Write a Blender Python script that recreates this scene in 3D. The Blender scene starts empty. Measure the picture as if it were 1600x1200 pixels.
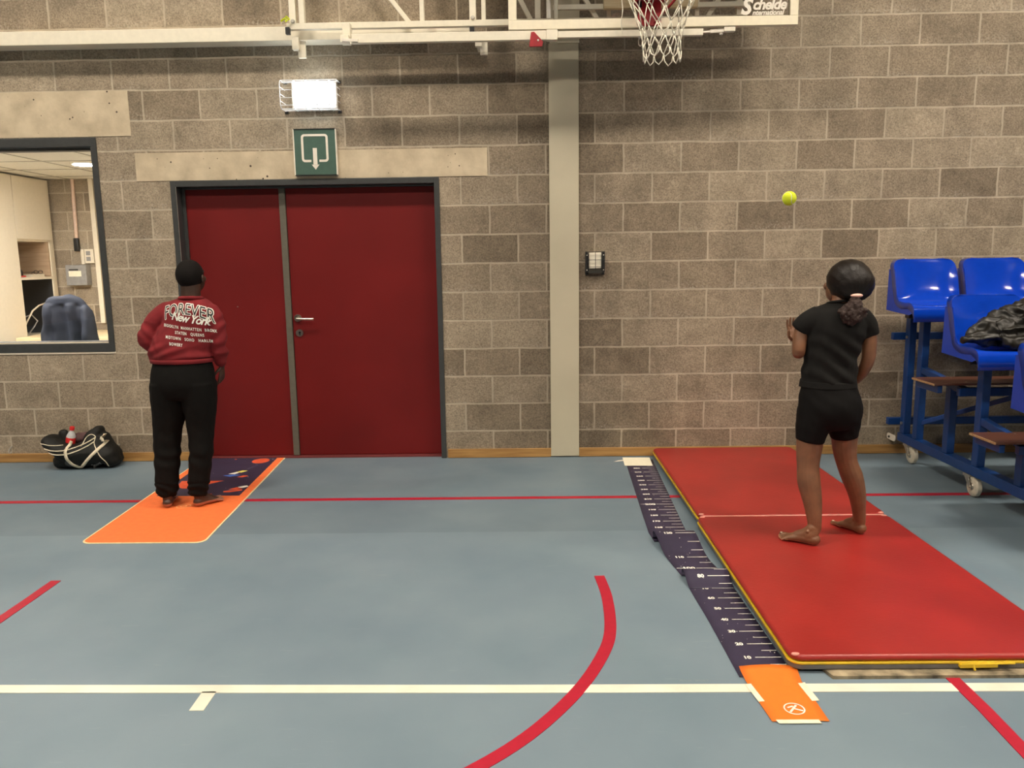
import bpy, bmesh, math, random
from mathutils import Vector, Matrix, noise
from mathutils.bvhtree import BVHTree
random.seed(7)
sc = bpy.context.scene
C = bpy.context.collection
PI = math.pi
WY = 5.572          # plane of the gym's back wall

# ---------------------------------------------------------------- camera
cam = bpy.data.cameras.new('camera'); cam.sensor_width = 36.0; cam.lens = 27.604
co = bpy.data.objects.new('camera', cam); C.objects.link(co); sc.camera = co
Rv = Vector((0.99980664, 0.01353047, -0.01426931)); Fv = Vector((-0.01559101, 0.98764921, -0.15590368)); Uv = Vector((0.01198363, 0.15609601, 0.98766919))
m = Matrix.Identity(4)
for i in range(3):
    m[i][0] = Rv[i]; m[i][1] = Uv[i]; m[i][2] = -Fv[i]
m[0][3], m[1][3], m[2][3] = 0, 0, 1.419
co.matrix_world = m
cam.clip_start = .05

# ---------------------------------------------------------------- world, light level
w = bpy.data.worlds.new('world'); sc.world = w; w.use_nodes = True
w.node_tree.nodes['Background'].inputs[0].default_value = (.02, .02, .02, 1)
w.node_tree.nodes['Background'].inputs[1].default_value = .3
sc.view_settings.view_transform = 'Standard'; sc.view_settings.look = 'None'
sc.view_settings.gamma = 1; sc.view_settings.use_curve_mapping = False
sc.view_settings.exposure = 0.0
LAMP_WATT = 95.0            # emission strength of the hall luminaires
LAMP_COL = (1.0, .885, .735)
LAMP_Z = 7.0
LAMPS = [(-8.2, 2.3), (-2.3, 2.3), (3.5, 2.3), (8.6, 2.3), (-5.5, -3.2), (.6, -3.2), (6.4, -3.2)]

# ---------------------------------------------------------------- materials
MATS = {}
def new_mat(name):
    mt = bpy.data.materials.new(name); mt.use_nodes = True
    return mt, mt.node_tree.nodes, mt.node_tree.links, mt.node_tree.nodes['Principled BSDF']
def mat(name, col, rough=.5, metal=0, var=.06, scale=30, bump=0, bscale=200, spec=.5, coat=0, emit=0, ecol=None, sss=0):
    if name in MATS: return MATS[name]
    mt, N, L, B = new_mat(name)
    tc = N.new('ShaderNodeTexCoord'); nz = N.new('ShaderNodeTexNoise'); nz.inputs['Scale'].default_value = scale; nz.inputs['Detail'].default_value = 5
    L.new(tc.outputs['Object'], nz.inputs['Vector'])
    r = N.new('ShaderNodeValToRGB')
    a = [max(0, c*(1-var*2)) for c in col]; b = [min(1, c*(1+var*2)) for c in col]
    r.color_ramp.elements[0].color = (*a, 1); r.color_ramp.elements[1].color = (*b, 1)
    r.color_ramp.elements[0].position = .3; r.color_ramp.elements[1].position = .7
    L.new(nz.outputs[0], r.inputs[0]); L.new(r.outputs[0], B.inputs['Base Color'])
    B.inputs['Roughness'].default_value = rough; B.inputs['Metallic'].default_value = metal
    B.inputs['Specular IOR Level'].default_value = spec
    if coat: B.inputs['Coat Weight'].default_value = coat
    if bump:
        n2 = N.new('ShaderNodeTexNoise'); n2.inputs['Scale'].default_value = bscale; n2.inputs['Detail'].default_value = 3
        L.new(tc.outputs['Object'], n2.inputs['Vector'])
        bp = N.new('ShaderNodeBump'); bp.inputs['Strength'].default_value = bump; bp.inputs['Distance'].default_value = .003
        L.new(n2.outputs[0], bp.inputs['Height']); L.new(bp.outputs[0], B.inputs['Normal'])
    if emit:
        B.inputs['Emission Color'].default_value = (*(ecol or col), 1); B.inputs['Emission Strength'].default_value = emit
    MATS[name] = mt
    return mt

def block_mat(name, phase, coolness=0.0):
    mt, N, L, B = new_mat(name)
    def math_(op, a, b=None, c=None):
        n = N.new('ShaderNodeMath'); n.operation = op
        for i, v in enumerate((a, b, c)):
            if v is None: continue
            if isinstance(v, (int, float)): n.inputs[i].default_value = v
            else: L.new(v, n.inputs[i])
        return n.outputs[0]
    geo = N.new('ShaderNodeNewGeometry'); sep = N.new('ShaderNodeSeparateXYZ'); L.new(geo.outputs['Position'], sep.inputs[0])
    # wobble of the joints
    wn = N.new('ShaderNodeTexNoise'); wn.inputs['Scale'].default_value = 9; wn.inputs['Detail'].default_value = 3
    L.new(geo.outputs['Position'], wn.inputs['Vector'])
    wx = math_('MULTIPLY', math_('SUBTRACT', wn.outputs[0], .5), .012)
    wn2 = N.new('ShaderNodeTexNoise'); wn2.inputs['Scale'].default_value = 6; wn2.inputs['Detail'].default_value = 4
    mp = N.new('ShaderNodeVectorMath'); mp.operation = 'ADD'; mp.inputs[1].default_value = (7, 3, 11); L.new(geo.outputs['Position'], mp.inputs[0]); L.new(mp.outputs[0], wn2.inputs['Vector'])
    wz = math_('MULTIPLY', math_('SUBTRACT', wn2.outputs[0], .5), .014)
    X = math_('ADD', math_('ADD', math_('ADD', sep.outputs[0], sep.outputs[1]), -phase - WY), wx)
    Z = math_('ADD', sep.outputs[2], wz)
    cmb = N.new('ShaderNodeCombineXYZ'); L.new(X, cmb.inputs[0]); L.new(Z, cmb.inputs[1])
    br = N.new('ShaderNodeTexBrick'); L.new(cmb.outputs[0], br.inputs['Vector'])
    br.offset = .5; br.offset_frequency = 2; br.squash = 1
    for k, v in (('Scale', 1), ('Mortar Size', .0072), ('Mortar Smooth', .25), ('Bias', 0), ('Brick Width', .3935), ('Row Height', .2)): br.inputs[k].default_value = v
    br.inputs['Color1'].default_value = (0, 0, 0, 1); br.inputs['Color2'].default_value = (1, 1, 1, 1); br.inputs['Mortar'].default_value = (.5, .5, .5, 1)
    r = N.new('ShaderNodeValToRGB'); L.new(br.outputs['Color'], r.inputs[0])
    r.color_ramp.elements[0].color = (.20, .160, .115, 1); r.color_ramp.elements[1].color = (.37, .305, .225, 1)
    e = r.color_ramp.elements.new(.22); e.color = (.27, .216, .156, 1)
    e = r.color_ramp.elements.new(.7); e.color = (.325, .265, .195, 1)
    # mottling inside the blocks
    mo = N.new('ShaderNodeTexNoise'); mo.inputs['Scale'].default_value = 5; mo.inputs['Detail'].default_value = 8; mo.inputs['Roughness'].default_value = .7
    L.new(geo.outputs['Position'], mo.inputs['Vector'])
    mr = N.new('ShaderNodeMapRange'); mr.inputs[1].default_value = .3; mr.inputs[2].default_value = .7; mr.inputs[3].default_value = .74; mr.inputs[4].default_value = 1.24
    L.new(mo.outputs[0], mr.inputs[0])
    # coarse grain and open pores
    gr = N.new('ShaderNodeTexNoise'); gr.inputs['Scale'].default_value = 95; gr.inputs['Detail'].default_value = 4; gr.inputs['Roughness'].default_value = .75
    L.new(geo.outputs['Position'], gr.inputs['Vector'])
    g2 = N.new('ShaderNodeMapRange'); g2.inputs[1].default_value = .3; g2.inputs[2].default_value = .7; g2.inputs[3].default_value = .60; g2.inputs[4].default_value = 1.40
    L.new(gr.outputs[0], g2.inputs[0])
    po = N.new('ShaderNodeTexVoronoi'); po.inputs['Scale'].default_value = 60; L.new(geo.outputs['Position'], po.inputs['Vector'])
    pm = N.new('ShaderNodeMapRange'); pm.inputs[1].default_value = .05; pm.inputs[2].default_value = .2; pm.inputs[3].default_value = .45; pm.inputs[4].default_value = 1
    L.new(po.outputs['Distance'], pm.inputs[0])
    f = math_('MULTIPLY', math_('MULTIPLY', mr.outputs[0], g2.outputs[0]), pm.outputs[0])
    vm = N.new('ShaderNodeVectorMath'); vm.operation = 'SCALE'; L.new(r.outputs[0], vm.inputs[0]); L.new(f, vm.inputs['Scale'])
    # mortar, widened here and there by a smear
    mc = N.new('ShaderNodeVectorMath'); mc.operation = 'SCALE'; mc.inputs[0].default_value = (.47, .395, .30)
    L.new(mr.outputs[0], mc.inputs['Scale'])
    mix = N.new('ShaderNodeMix'); mix.data_type = 'RGBA'
    L.new(br.outputs['Fac'], mix.inputs['Factor']); L.new(vm.outputs[0], mix.inputs['A']); L.new(mc.outputs[0], mix.inputs['B'])
    # lime bloom along the lower edge of some blocks
    ef = N.new('ShaderNodeTexNoise'); ef.inputs['Scale'].default_value = 2.2; ef.inputs['Detail'].default_value = 2; L.new(mp.outputs[0], ef.inputs['Vector'])
    e1 = N.new('ShaderNodeMapRange'); e1.inputs[1].default_value = .47; e1.inputs[2].default_value = .62; L.new(ef.outputs[0], e1.inputs[0])
    fz = math_('FRACT', math_('DIVIDE', Z, .2))
    e2 = N.new('ShaderNodeMapRange'); e2.inputs[1].default_value = .42; e2.inputs[2].default_value = .03; L.new(fz, e2.inputs[0])
    eg = N.new('ShaderNodeTexNoise'); eg.inputs['Scale'].default_value = 70; eg.inputs['Detail'].default_value = 3; L.new(geo.outputs['Position'], eg.inputs['Vector'])
    e3 = N.new('ShaderNodeMapRange'); e3.inputs[1].default_value = .48; e3.inputs[2].default_value = .62; L.new(eg.outputs[0], e3.inputs[0])
    ee = math_('MULTIPLY', math_('MULTIPLY', math_('MULTIPLY', e1.outputs[0], e2.outputs[0]), e3.outputs[0]), .6)
    mix2 = N.new('ShaderNodeMix'); mix2.data_type = 'RGBA'; L.new(ee, mix2.inputs['Factor']); L.new(mix.outputs['Result'], mix2.inputs['A']); mix2.inputs['B'].default_value = (.5, .44, .36, 1)
    dx = N.new('ShaderNodeMapRange'); dx.inputs[1].default_value = .15; dx.inputs[2].default_value = .95; dx.inputs[3].default_value = .72; dx.inputs[4].default_value = 1  # darker around the pillar: damp and dirt staining plus shade painted into the colour
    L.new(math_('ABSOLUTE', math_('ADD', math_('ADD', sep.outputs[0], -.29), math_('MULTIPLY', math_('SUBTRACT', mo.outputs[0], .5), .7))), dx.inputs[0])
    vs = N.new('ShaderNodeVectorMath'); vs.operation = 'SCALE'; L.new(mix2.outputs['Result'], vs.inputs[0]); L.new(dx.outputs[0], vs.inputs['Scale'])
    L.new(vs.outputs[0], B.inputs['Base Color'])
    B.inputs['Roughness'].default_value = .92; B.inputs['Specular IOR Level'].default_value = .2
    h = math_('ADD', math_('MULTIPLY', br.outputs['Fac'], -.6), math_('ADD', math_('MULTIPLY', gr.outputs[0], .5), math_('MULTIPLY', pm.outputs[0], .35)))
    bp = N.new('ShaderNodeBump'); bp.inputs['Strength'].default_value = .8; bp.inputs['Distance'].default_value = .006
    L.new(h, bp.inputs['Height']); L.new(bp.outputs[0], B.inputs['Normal'])
    return mt

def concrete_mat():
    mt, N, L, B = new_mat('cast_concrete')
    geo = N.new('ShaderNodeNewGeometry')
    n1 = N.new('ShaderNodeTexNoise'); n1.inputs['Scale'].default_value = 7; n1.inputs['Detail'].default_value = 8; L.new(geo.outputs['Position'], n1.inputs['Vector'])
    r = N.new('ShaderNodeValToRGB'); r.color_ramp.elements[0].color = (.42, .34, .235, 1); r.color_ramp.elements[1].color = (.62, .52, .37, 1)
    r.color_ramp.elements[0].position = .3; r.color_ramp.elements[1].position = .65
    L.new(n1.outputs[0], r.inputs[0])
    v = N.new('ShaderNodeTexVoronoi'); v.inputs['Scale'].default_value = 22; L.new(geo.outputs['Position'], v.inputs['Vector'])
    n3 = N.new('ShaderNodeTexNoise'); n3.inputs['Scale'].default_value = 5; L.new(geo.outputs['Position'], n3.inputs['Vector'])
    th = N.new('ShaderNodeMapRange'); th.inputs[1].default_value = .45; th.inputs[2].default_value = .75; th.inputs[3].default_value = .03; th.inputs[4].default_value = .23; L.new(n3.outputs[0], th.inputs[0])
    lt = N.new('ShaderNodeMath'); lt.operation = 'LESS_THAN'; L.new(v.outputs['Distance'], lt.inputs[0]); L.new(th.outputs[0], lt.inputs[1])
    mx = N.new('ShaderNodeMix'); mx.data_type = 'RGBA'; L.new(lt.outputs[0], mx.inputs['Factor']); L.new(r.outputs[0], mx.inputs['A']); mx.inputs['B'].default_value = (.07, .05, .035, 1)
    L.new(mx.outputs['Result'], B.inputs['Base Color']); B.inputs['Roughness'].default_value = .85
    n4 = N.new('ShaderNodeTexNoise'); n4.inputs['Scale'].default_value = 60; L.new(geo.outputs['Position'], n4.inputs['Vector'])
    bp = N.new('ShaderNodeBump'); bp.inputs['Strength'].default_value = .3; bp.inputs['Distance'].default_value = .003; L.new(n4.outputs[0], bp.inputs['Height']); L.new(bp.outputs[0], B.inputs['Normal'])
    return mt

def floor_mat():
    mt, N, L, B = new_mat('sports_floor')
    geo = N.new('ShaderNodeNewGeometry'); sep = N.new('ShaderNodeSeparateXYZ'); L.new(geo.outputs['Position'], sep.inputs[0])
    n1 = N.new('ShaderNodeTexNoise'); n1.inputs['Scale'].default_value = 1.6; n1.inputs['Detail'].default_value = 7; L.new(geo.outputs['Position'], n1.inputs['Vector'])
    r = N.new('ShaderNodeValToRGB'); r.color_ramp.elements[0].color = (.152, .210, .258, 1); r.color_ramp.elements[1].color = (.196, .258, .302, 1)
    r.color_ramp.elements[0].position = .3; r.color_ramp.elements[1].position = .7
    L.new(n1.outputs[0], r.inputs[0])
    # lanes of the rolled flooring: the one towards the wall is a shade darker
    st = N.new('ShaderNodeMapRange'); st.inputs[1].default_value = 3.975; st.inputs[2].default_value = 3.985; st.inputs[3].default_value = 1.0; st.inputs[4].default_value = .85
    L.new(sep.outputs[1], st.inputs[0])
    vm = N.new('ShaderNodeVectorMath'); vm.operation = 'SCALE'; L.new(r.outputs[0], vm.inputs[0]); L.new(st.outputs[0], vm.inputs['Scale'])
    # scuffs
    mp = N.new('ShaderNodeMapping'); mp.inputs['Rotation'].default_value = (0, 0, .5); mp.inputs['Scale'].default_value = (3, 22, 1); L.new(geo.outputs['Position'], mp.inputs[0])
    n2 = N.new('ShaderNodeTexNoise'); n2.inputs['Scale'].default_value = 2.5; n2.inputs['Detail'].default_value = 6; L.new(mp.outputs[0], n2.inputs['Vector'])
    m2 = N.new('ShaderNodeMapRange'); m2.inputs[1].default_value = .66; m2.inputs[2].default_value = .80; m2.inputs[3].default_value = 0; m2.inputs[4].default_value = .35; L.new(n2.outputs[0], m2.inputs[0])
    mx = N.new('ShaderNodeMix'); mx.data_type = 'RGBA'; L.new(m2.outputs[0], mx.inputs['Factor']); L.new(vm.outputs[0], mx.inputs['A']); mx.inputs['B'].default_value = (.30, .37, .37, 1)
    L.new(mx.outputs['Result'], B.inputs['Base Color'])
    n3 = N.new('ShaderNodeTexNoise'); n3.inputs['Scale'].default_value = 3; n3.inputs['Detail'].default_value = 6; L.new(geo.outputs['Position'], n3.inputs['Vector'])
    rr = N.new('ShaderNodeMapRange'); rr.inputs[3].default_value = .36; rr.inputs[4].default_value = .62; L.new(n3.outputs[0], rr.inputs[0]); L.new(rr.outputs[0], B.inputs['Roughness'])
    n4 = N.new('ShaderNodeTexNoise'); n4.inputs['Scale'].default_value = 400; L.new(geo.outputs['Position'], n4.inputs['Vector'])
    bp = N.new('ShaderNodeBump'); bp.inputs['Strength'].default_value = .12; bp.inputs['Distance'].default_value = .002; L.new(n4.outputs[0], bp.inputs['Height']); L.new(bp.outputs[0], B.inputs['Normal'])
    B.inputs['Specular IOR Level'].default_value = .35
    return mt

def wood_mat(name, c1, c2, sx=1, sy=14, sz=14, rough=.45):
    mt, N, L, B = new_mat(name)
    geo = N.new('ShaderNodeNewGeometry'); mp = N.new('ShaderNodeMapping'); mp.inputs['Scale'].default_value = (sx, sy, sz); L.new(geo.outputs['Position'], mp.inputs[0])
    n = N.new('ShaderNodeTexNoise'); n.inputs['Scale'].default_value = 4; n.inputs['Detail'].default_value = 7; L.new(mp.outputs[0], n.inputs['Vector'])
    r = N.new('ShaderNodeValToRGB'); r.color_ramp.elements[0].color = (*c1, 1); r.color_ramp.elements[1].color = (*c2, 1); r.color_ramp.elements[0].position = .3; r.color_ramp.elements[1].position = .7
    L.new(n.outputs[0], r.inputs[0]); L.new(r.outputs[0], B.inputs['Base Color']); B.inputs['Roughness'].default_value = rough
    return mt

def glass_mat(name='clear_glass', tint=(1, 1, 1), refl=.08):
    mt = bpy.data.materials.new(name); mt.use_nodes = True; N = mt.node_tree.nodes; L = mt.node_tree.links
    N.remove(N['Principled BSDF']); tr = N.new('ShaderNodeBsdfTransparent'); tr.inputs[0].default_value = (*tint, 1)
    gl = N.new('ShaderNodeBsdfGlossy'); gl.inputs['Roughness'].default_value = .02; gl.inputs[0].default_value = (1, 1, 1, 1)
    fr = N.new('ShaderNodeFresnel'); fr.inputs[0].default_value = 1.5
    mx = N.new('ShaderNodeMixShader'); L.new(fr.outputs[0], mx.inputs[0]); L.new(tr.outputs[0], mx.inputs[1]); L.new(gl.outputs[0], mx.inputs[2])
    L.new(mx.outputs[0], N['Material Output'].inputs[0])
    return mt

M = {}
M['blocks_left'] = block_mat('concrete_blocks_left', -.03)
M['blocks_right'] = block_mat('concrete_blocks_right', .11)
M['concrete'] = concrete_mat()
M['floor'] = floor_mat()
M['skirting'] = wood_mat('oak_skirting', (.30, .15, .045), (.48, .27, .09))
M['board_wood'] = wood_mat('brown_floor_board', (.085, .032, .020), (.13, .05, .03), 1, 10, 10, .3)
M['board_edge'] = wood_mat('plywood_edge', (.30, .17, .08), (.48, .32, .17))
M['glass'] = glass_mat()
M['pillar'] = mat('pillar_paint', (.50, .455, .335), .6, var=.03, scale=3, bump=.1, bscale=80)
M['door_red'] = mat('red_door_paint', (.150, .008, .008), .45, var=.05, scale=2, bump=.02, bscale=300, spec=.3)
M['frame_grey'] = mat('dark_grey_steel_paint', (.045, .047, .047), .4, var=.05)
M['frame_light'] = mat('mullion_grey_paint', (.125, .115, .09), .4, var=.04)
M['steel'] = mat('brushed_steel', (.62, .58, .5), .28, 1, var=.04)
M['white_steel'] = mat('cream_white_steel', (.80, .74, .60), .38, var=.02)
M['dull_steel'] = mat('zinc_plated_steel', (.5, .48, .43), .4, .8)
M['black'] = mat('black_plastic', (.012, .012, .012), .4)
M['sign_green'] = mat('sign_green', (.060, .115, .090), .4, var=.03)
M['sign_white'] = mat('sign_white', (.78, .72, .62), .45, var=.02)
M['aluminium'] = mat('aluminium_trim', (.7, .67, .6), .35, .9)
M['wire_white'] = mat('white_wire', (.85, .85, .85), .3)
M['line_red'] = mat('red_court_line', (.42, .008, .03), .45, var=.04)
M['line_white'] = mat('white_court_line', (.78, .74, .62), .45, var=.04, scale=8)
M['mat_red'] = mat('red_vinyl', (.33, .022, .018), .36, var=.07, scale=3, bump=.25, bscale=60)
M['mat_yellow'] = mat('yellow_binding', (.72, .48, .02), .5)
M['mat_grey'] = mat('grey_underside', (.16, .15, .14), .7)
M['seam_pink'] = mat('worn_seam', (.72, .30, .24), .5)
M['navy'] = mat('navy_print', (.035, .028, .062), .5, var=.08, scale=6)
M['orange'] = mat('orange_print', (.88, .20, .02), .5, var=.02)
M['orange_mat'] = mat('orange_felt', (.90, .185, .045), .75, var=.03, bump=.1)
M['coral'] = mat('coral_print', (.72, .10, .035), .6)
M['cream'] = mat('cream_edge', (.86, .72, .42), .6)
M['print_white'] = mat('white_print', (.82, .80, .72), .5)
M['print_blue'] = mat('blue_print', (.06, .16, .55), .5)
M['print_yellow'] = mat('yellow_print', (.80, .72, .16), .5)
M['paper'] = mat('cream_paper', (.84, .79, .62), .7, var=.02)
M['tape'] = mat('masking_tape', (.86, .78, .58), .6)
M['chip'] = mat('worn_particle_board', (.27, .22, .14), .8, var=.35, scale=16, bump=.4, bscale=60)
M['blue_plastic'] = mat('blue_plastic', (.004, .050, .50), .11, var=.02, spec=.5)
M['blue_frame'] = mat('blue_steel_paint', (.007, .045, .19), .32, var=.05)
M['wheel'] = mat('cream_wheel', (.62, .57, .46), .45)
M['red_steel'] = mat('red_steel_paint', (.34, .012, .02), .4)
M['net'] = mat('white_cord', (.80, .75, .62), .8)
M['pad'] = wood_mat('varnished_wood', (.62, .46, .24), (.80, .66, .42))
M['ball'] = mat('tennis_felt', (.72, .82, .03), .9, bump=.6, bscale=500)
M['rubber_black'] = mat('black_canvas', (.007, .007, .006), .6, spec=.3, bump=.2, bscale=400)
M['strap'] = mat('cream_strap', (.72, .64, .48), .7)
M['puffer'] = mat('black_nylon', (.010, .009, .007), .42, var=.1)
M['skin_boy'] = mat('dark_brown_skin', (.050, .023, .014), .5, var=.08, scale=20)
M['sole_boy'] = mat('skin_sole_boy', (.36, .16, .10), .55)
M['skin_girl'] = mat('brown_skin', (.19, .085, .042), .45, var=.10, scale=16)
M['hair'] = mat('black_hair', (.007, .0055, .005), .8, spec=.15, bump=.6, bscale=300)
M['hair_girl'] = mat('brown_black_hair', (.0065, .0035, .0025), .45, spec=.3, bump=.4, bscale=120)
M['hair_puff'] = mat('curly_brown_hair', (.030, .013, .009), .7, bump=1, bscale=180)
M['sweater'] = mat('red_sweatshirt_fabric', (.185, .008, .012), .9, var=.08, scale=14, bump=.2, bscale=500)
M['black_fabric'] = mat('black_jersey', (.0055, .005, .0045), .9, spec=.15, bump=.15, bscale=500)
M['tee'] = mat('washed_black_cotton', (.0115, .011, .0105), .9, spec=.15, bump=.15, bscale=400)
M['shorts'] = mat('black_stretch_fabric', (.005, .0045, .0045), .8, spec=.15)
M['pink'] = mat('pink_elastic', (.85, .48, .40), .6)
M['eye_white'] = mat('eye_white', (.8, .78, .74), .3)
M['lips'] = mat('lips', (.12, .03, .025), .5)
M['plaster'] = mat('office_white_laminate', (.76, .68, .54), .5, var=.015)
M['ceil_tile'] = mat('ceiling_tile', (.82, .79, .70), .9, var=.02)
M['tile_grid'] = mat('ceiling_grid', (.38, .36, .30), .6)
M['oak_light'] = wood_mat('light_wood_shelf', (.36, .24, .15), (.48, .34, .22))
M['dark'] = mat('dark_interior', (.012, .012, .013), .7)
M['grey_box'] = mat('grey_enclosure', (.28, .27, .26), .45)
M['navy_cloth'] = mat('navy_jacket_cloth', (.008, .013, .029), .75, bump=.3, bscale=200)
M['copper'] = mat('reddish_conduit', (.66, .48, .38), .4)
M['gym_wall'] = mat('hall_far_wall_paint', (.20, .165, .12), .9, var=.05, scale=2)
M['gym_ceil'] = mat('hall_ceiling_paint', (.20, .18, .15), .9, var=.04)
M['lamp_on'] = mat('lit_luminaire_diffuser', (1, 1, 1), .5, var=0, emit=LAMP_WATT, ecol=LAMP_COL)
M['emergency_on'] = mat('lit_emergency_diffuser', (1, 1, 1), .5, var=0, emit=17, ecol=(.86, .95, 1))
M['office_on'] = mat('lit_office_lamp', (1, 1, 1), .5, var=0, emit=95, ecol=(1, .95, .87))
M['bulk_glass'] = mat('opal_panel', (.86, .80, .66), .3, var=.02)
M['bottle_red'] = mat('red_label', (.60, .02, .02), .35)
M['bottle_clear'] = mat('bottle_plastic', (.55, .55, .55), .15)
M['grey_print'] = mat('faint_grey_print', (.22, .27, .28), .6)

# ---------------------------------------------------------------- helpers
def thing(name, label, cat, loc=(0, 0, 0), group=None):
    o = bpy.data.objects.new(name, None); C.objects.link(o); o.location = loc; o.empty_display_size = .1
    o['label'] = label; o['category'] = cat
    if group: o['group'] = group
    return o
def tag(o, label, cat, group=None):
    o['label'] = label; o['category'] = cat
    if group: o['group'] = group
    return o
def wloc(o):
    v = Vector((0, 0, 0))
    while o is not None: v += o.location; o = o.parent
    return v
def finish(me, smooth):
    if smooth:
        me.shade_smooth()
        if smooth is not True: me.set_sharp_from_angle(angle=math.radians(smooth))
def obj(name, bm, mt, parent=None, smooth=35, bevel=0, seg=2, kind=None, label=None):
    """link a bmesh (world coordinates) as one mesh object"""
    me = bpy.data.meshes.new(name)
    if bm.verts:
        if parent is not None: off = wloc(parent)
        else:
            xs = [v.co for v in bm.verts]
            off = Vector(((min(v.x for v in xs)+max(v.x for v in xs))/2, (min(v.y for v in xs)+max(v.y for v in xs))/2, min(v.z for v in xs)))
        for v in bm.verts: v.co -= off
    bmesh.ops.recalc_face_normals(bm, faces=bm.faces[:])
    bm.to_mesh(me); bm.free()
    for x in (mt if isinstance(mt, (list, tuple)) else [mt]): me.materials.append(x)
    finish(me, smooth)
    o = bpy.data.objects.new(name, me); C.objects.link(o)
    if parent is not None: o.parent = parent
    else: o.location = off
    if bevel:
        b = o.modifiers.new('bevel', 'BEVEL'); b.width = bevel; b.segments = seg; b.limit_method = 'ANGLE'; b.angle_limit = math.radians(40)
    if kind: o['kind'] = kind
    if label: o['label'] = label
    return o
def B(): return bmesh.new()
def box(bm, a, b, mi=0):
    x0, x1 = sorted((a[0], b[0])); y0, y1 = sorted((a[1], b[1])); z0, z1 = sorted((a[2], b[2]))
    v = [bm.verts.new(p) for p in ((x0,y0,z0),(x1,y0,z0),(x1,y1,z0),(x0,y1,z0),(x0,y0,z1),(x1,y0,z1),(x1,y1,z1),(x0,y1,z1))]
    for f in ((0,3,2,1),(4,5,6,7),(0,1,5,4),(1,2,6,5),(2,3,7,6),(3,0,4,7)):
        bm.faces.new([v[i] for i in f]).material_index = mi
    return bm
def bx(a, b): return box(B(), a, b)
def frame_of(d, up=None):
    d = d.normalized(); up = Vector(up) if up else (Vector((0, 0, 1)) if abs(d.z) < .9 else Vector((1, 0, 0)))
    s = d.cross(up).normalized(); return s, s.cross(d).normalized()
def bar(bm, p, q, w, h, up=None, mi=0):
    p = Vector(p); q = Vector(q); s, u = frame_of(q-p, up); s *= w/2; u *= h/2
    v = [bm.verts.new(c+a*s+b*u) for c in (p, q) for a, b in ((-1,-1),(1,-1),(1,1),(-1,1))]
    for f in ((0,1,2,3),(7,6,5,4),(0,4,5,1),(1,5,6,2),(2,6,7,3),(3,7,4,0)): bm.faces.new([v[i] for i in f]).material_index = mi
    return bm
def tube(bm, pts, r, n=8, closed=False, rr=None):
    pts = [Vector(p) for p in pts]; rings = []; N_ = len(pts)
    prev = None
    for i, p in enumerate(pts):
        if closed: d = pts[(i+1) % N_]-pts[i-1]
        else: d = pts[min(i+1, N_-1)]-pts[max(i-1, 0)]
        if d.length < 1e-9: d = Vector((0, 0, 1))
        s, u = frame_of(d)
        if prev is not None:
            s = (prev-prev.dot(d.normalized())*d.normalized()).normalized(); u = s.cross(d.normalized())
        prev = s
        ra = rr[i] if rr else r
        rings.append([bm.verts.new(p+ra*(math.cos(2*PI*k/n)*s+math.sin(2*PI*k/n)*u)) for k in range(n)])
    for i in range(N_ if closed else N_-1):
        a, b = rings[i], rings[(i+1) % N_]
        for k in range(n): bm.faces.new((a[k], a[(k+1) % n], b[(k+1) % n], b[k]))
    if not closed:
        bm.faces.new(rings[0][::-1]); bm.faces.new(rings[-1])
    return bm
def lathe(bm, c, prof, n=24, axis='Z'):
    c = Vector(c); rings = []
    for r, h in prof:
        ring = []
        for k in range(n):
            a = 2*PI*k/n; x, y = r*math.cos(a), r*math.sin(a)
            ring.append(bm.verts.new(c+{'Z': Vector((x, y, h)), 'X': Vector((h, x, y)), 'Y': Vector((x, h, y))}[axis]))
        rings.append(ring)
    for a, b in zip(rings, rings[1:]):
        for k in range(n): bm.faces.new((a[k], a[(k+1) % n], b[(k+1) % n], b[k]))
    bm.faces.new(rings[0][::-1]); bm.faces.new(rings[-1])
    return bm
def prism(bm, poly, d, mi=0):
    """poly: list of 3D points, extruded by vector d"""
    a = [bm.verts.new(Vector(p)) for p in poly]; b = [bm.verts.new(Vector(p)+Vector(d)) for p in poly]; n = len(a)
    bm.faces.new(a[::-1]).material_index = mi; bm.faces.new(b).material_index = mi
    for i in range(n): bm.faces.new((a[i], a[(i+1) % n], b[(i+1) % n], b[i])).material_index = mi
    return bm
def rrect(x0, y0, x1, y1, r, n=6):
    out = []
    for cx, cy, a0 in ((x1-r, y1-r, 0), (x0+r, y1-r, 90), (x0+r, y0+r, 180), (x1-r, y0+r, 270)):
        for k in range(n+1):
            a = math.radians(a0+90*k/n); out.append((cx+r*math.cos(a), cy+r*math.sin(a)))
    return out
def text_mesh(s, size, bold=0.0, shear=0.0, align='CENTER', spacing=1.0):
    """outline text as 2D triangles: (verts, faces)"""
    cu = bpy.data.curves.new('lettering', 'FONT'); cu.body = s; cu.size = size; cu.offset = bold; cu.shear = shear; cu.align_x = align; cu.space_character = spacing
    cu.resolution_u = 3
    o = bpy.data.objects.new('lettering', cu); C.objects.link(o)
    dg = bpy.context.evaluated_depsgraph_get(); me = o.evaluated_get(dg).to_mesh()
    vs = [(v.co.x, v.co.y) for v in me.vertices]; fs = [tuple(p.vertices) for p in me.polygons]
    o.evaluated_get(dg).to_mesh_clear(); bpy.data.objects.remove(o); bpy.data.curves.remove(cu)
    return vs, fs
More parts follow.
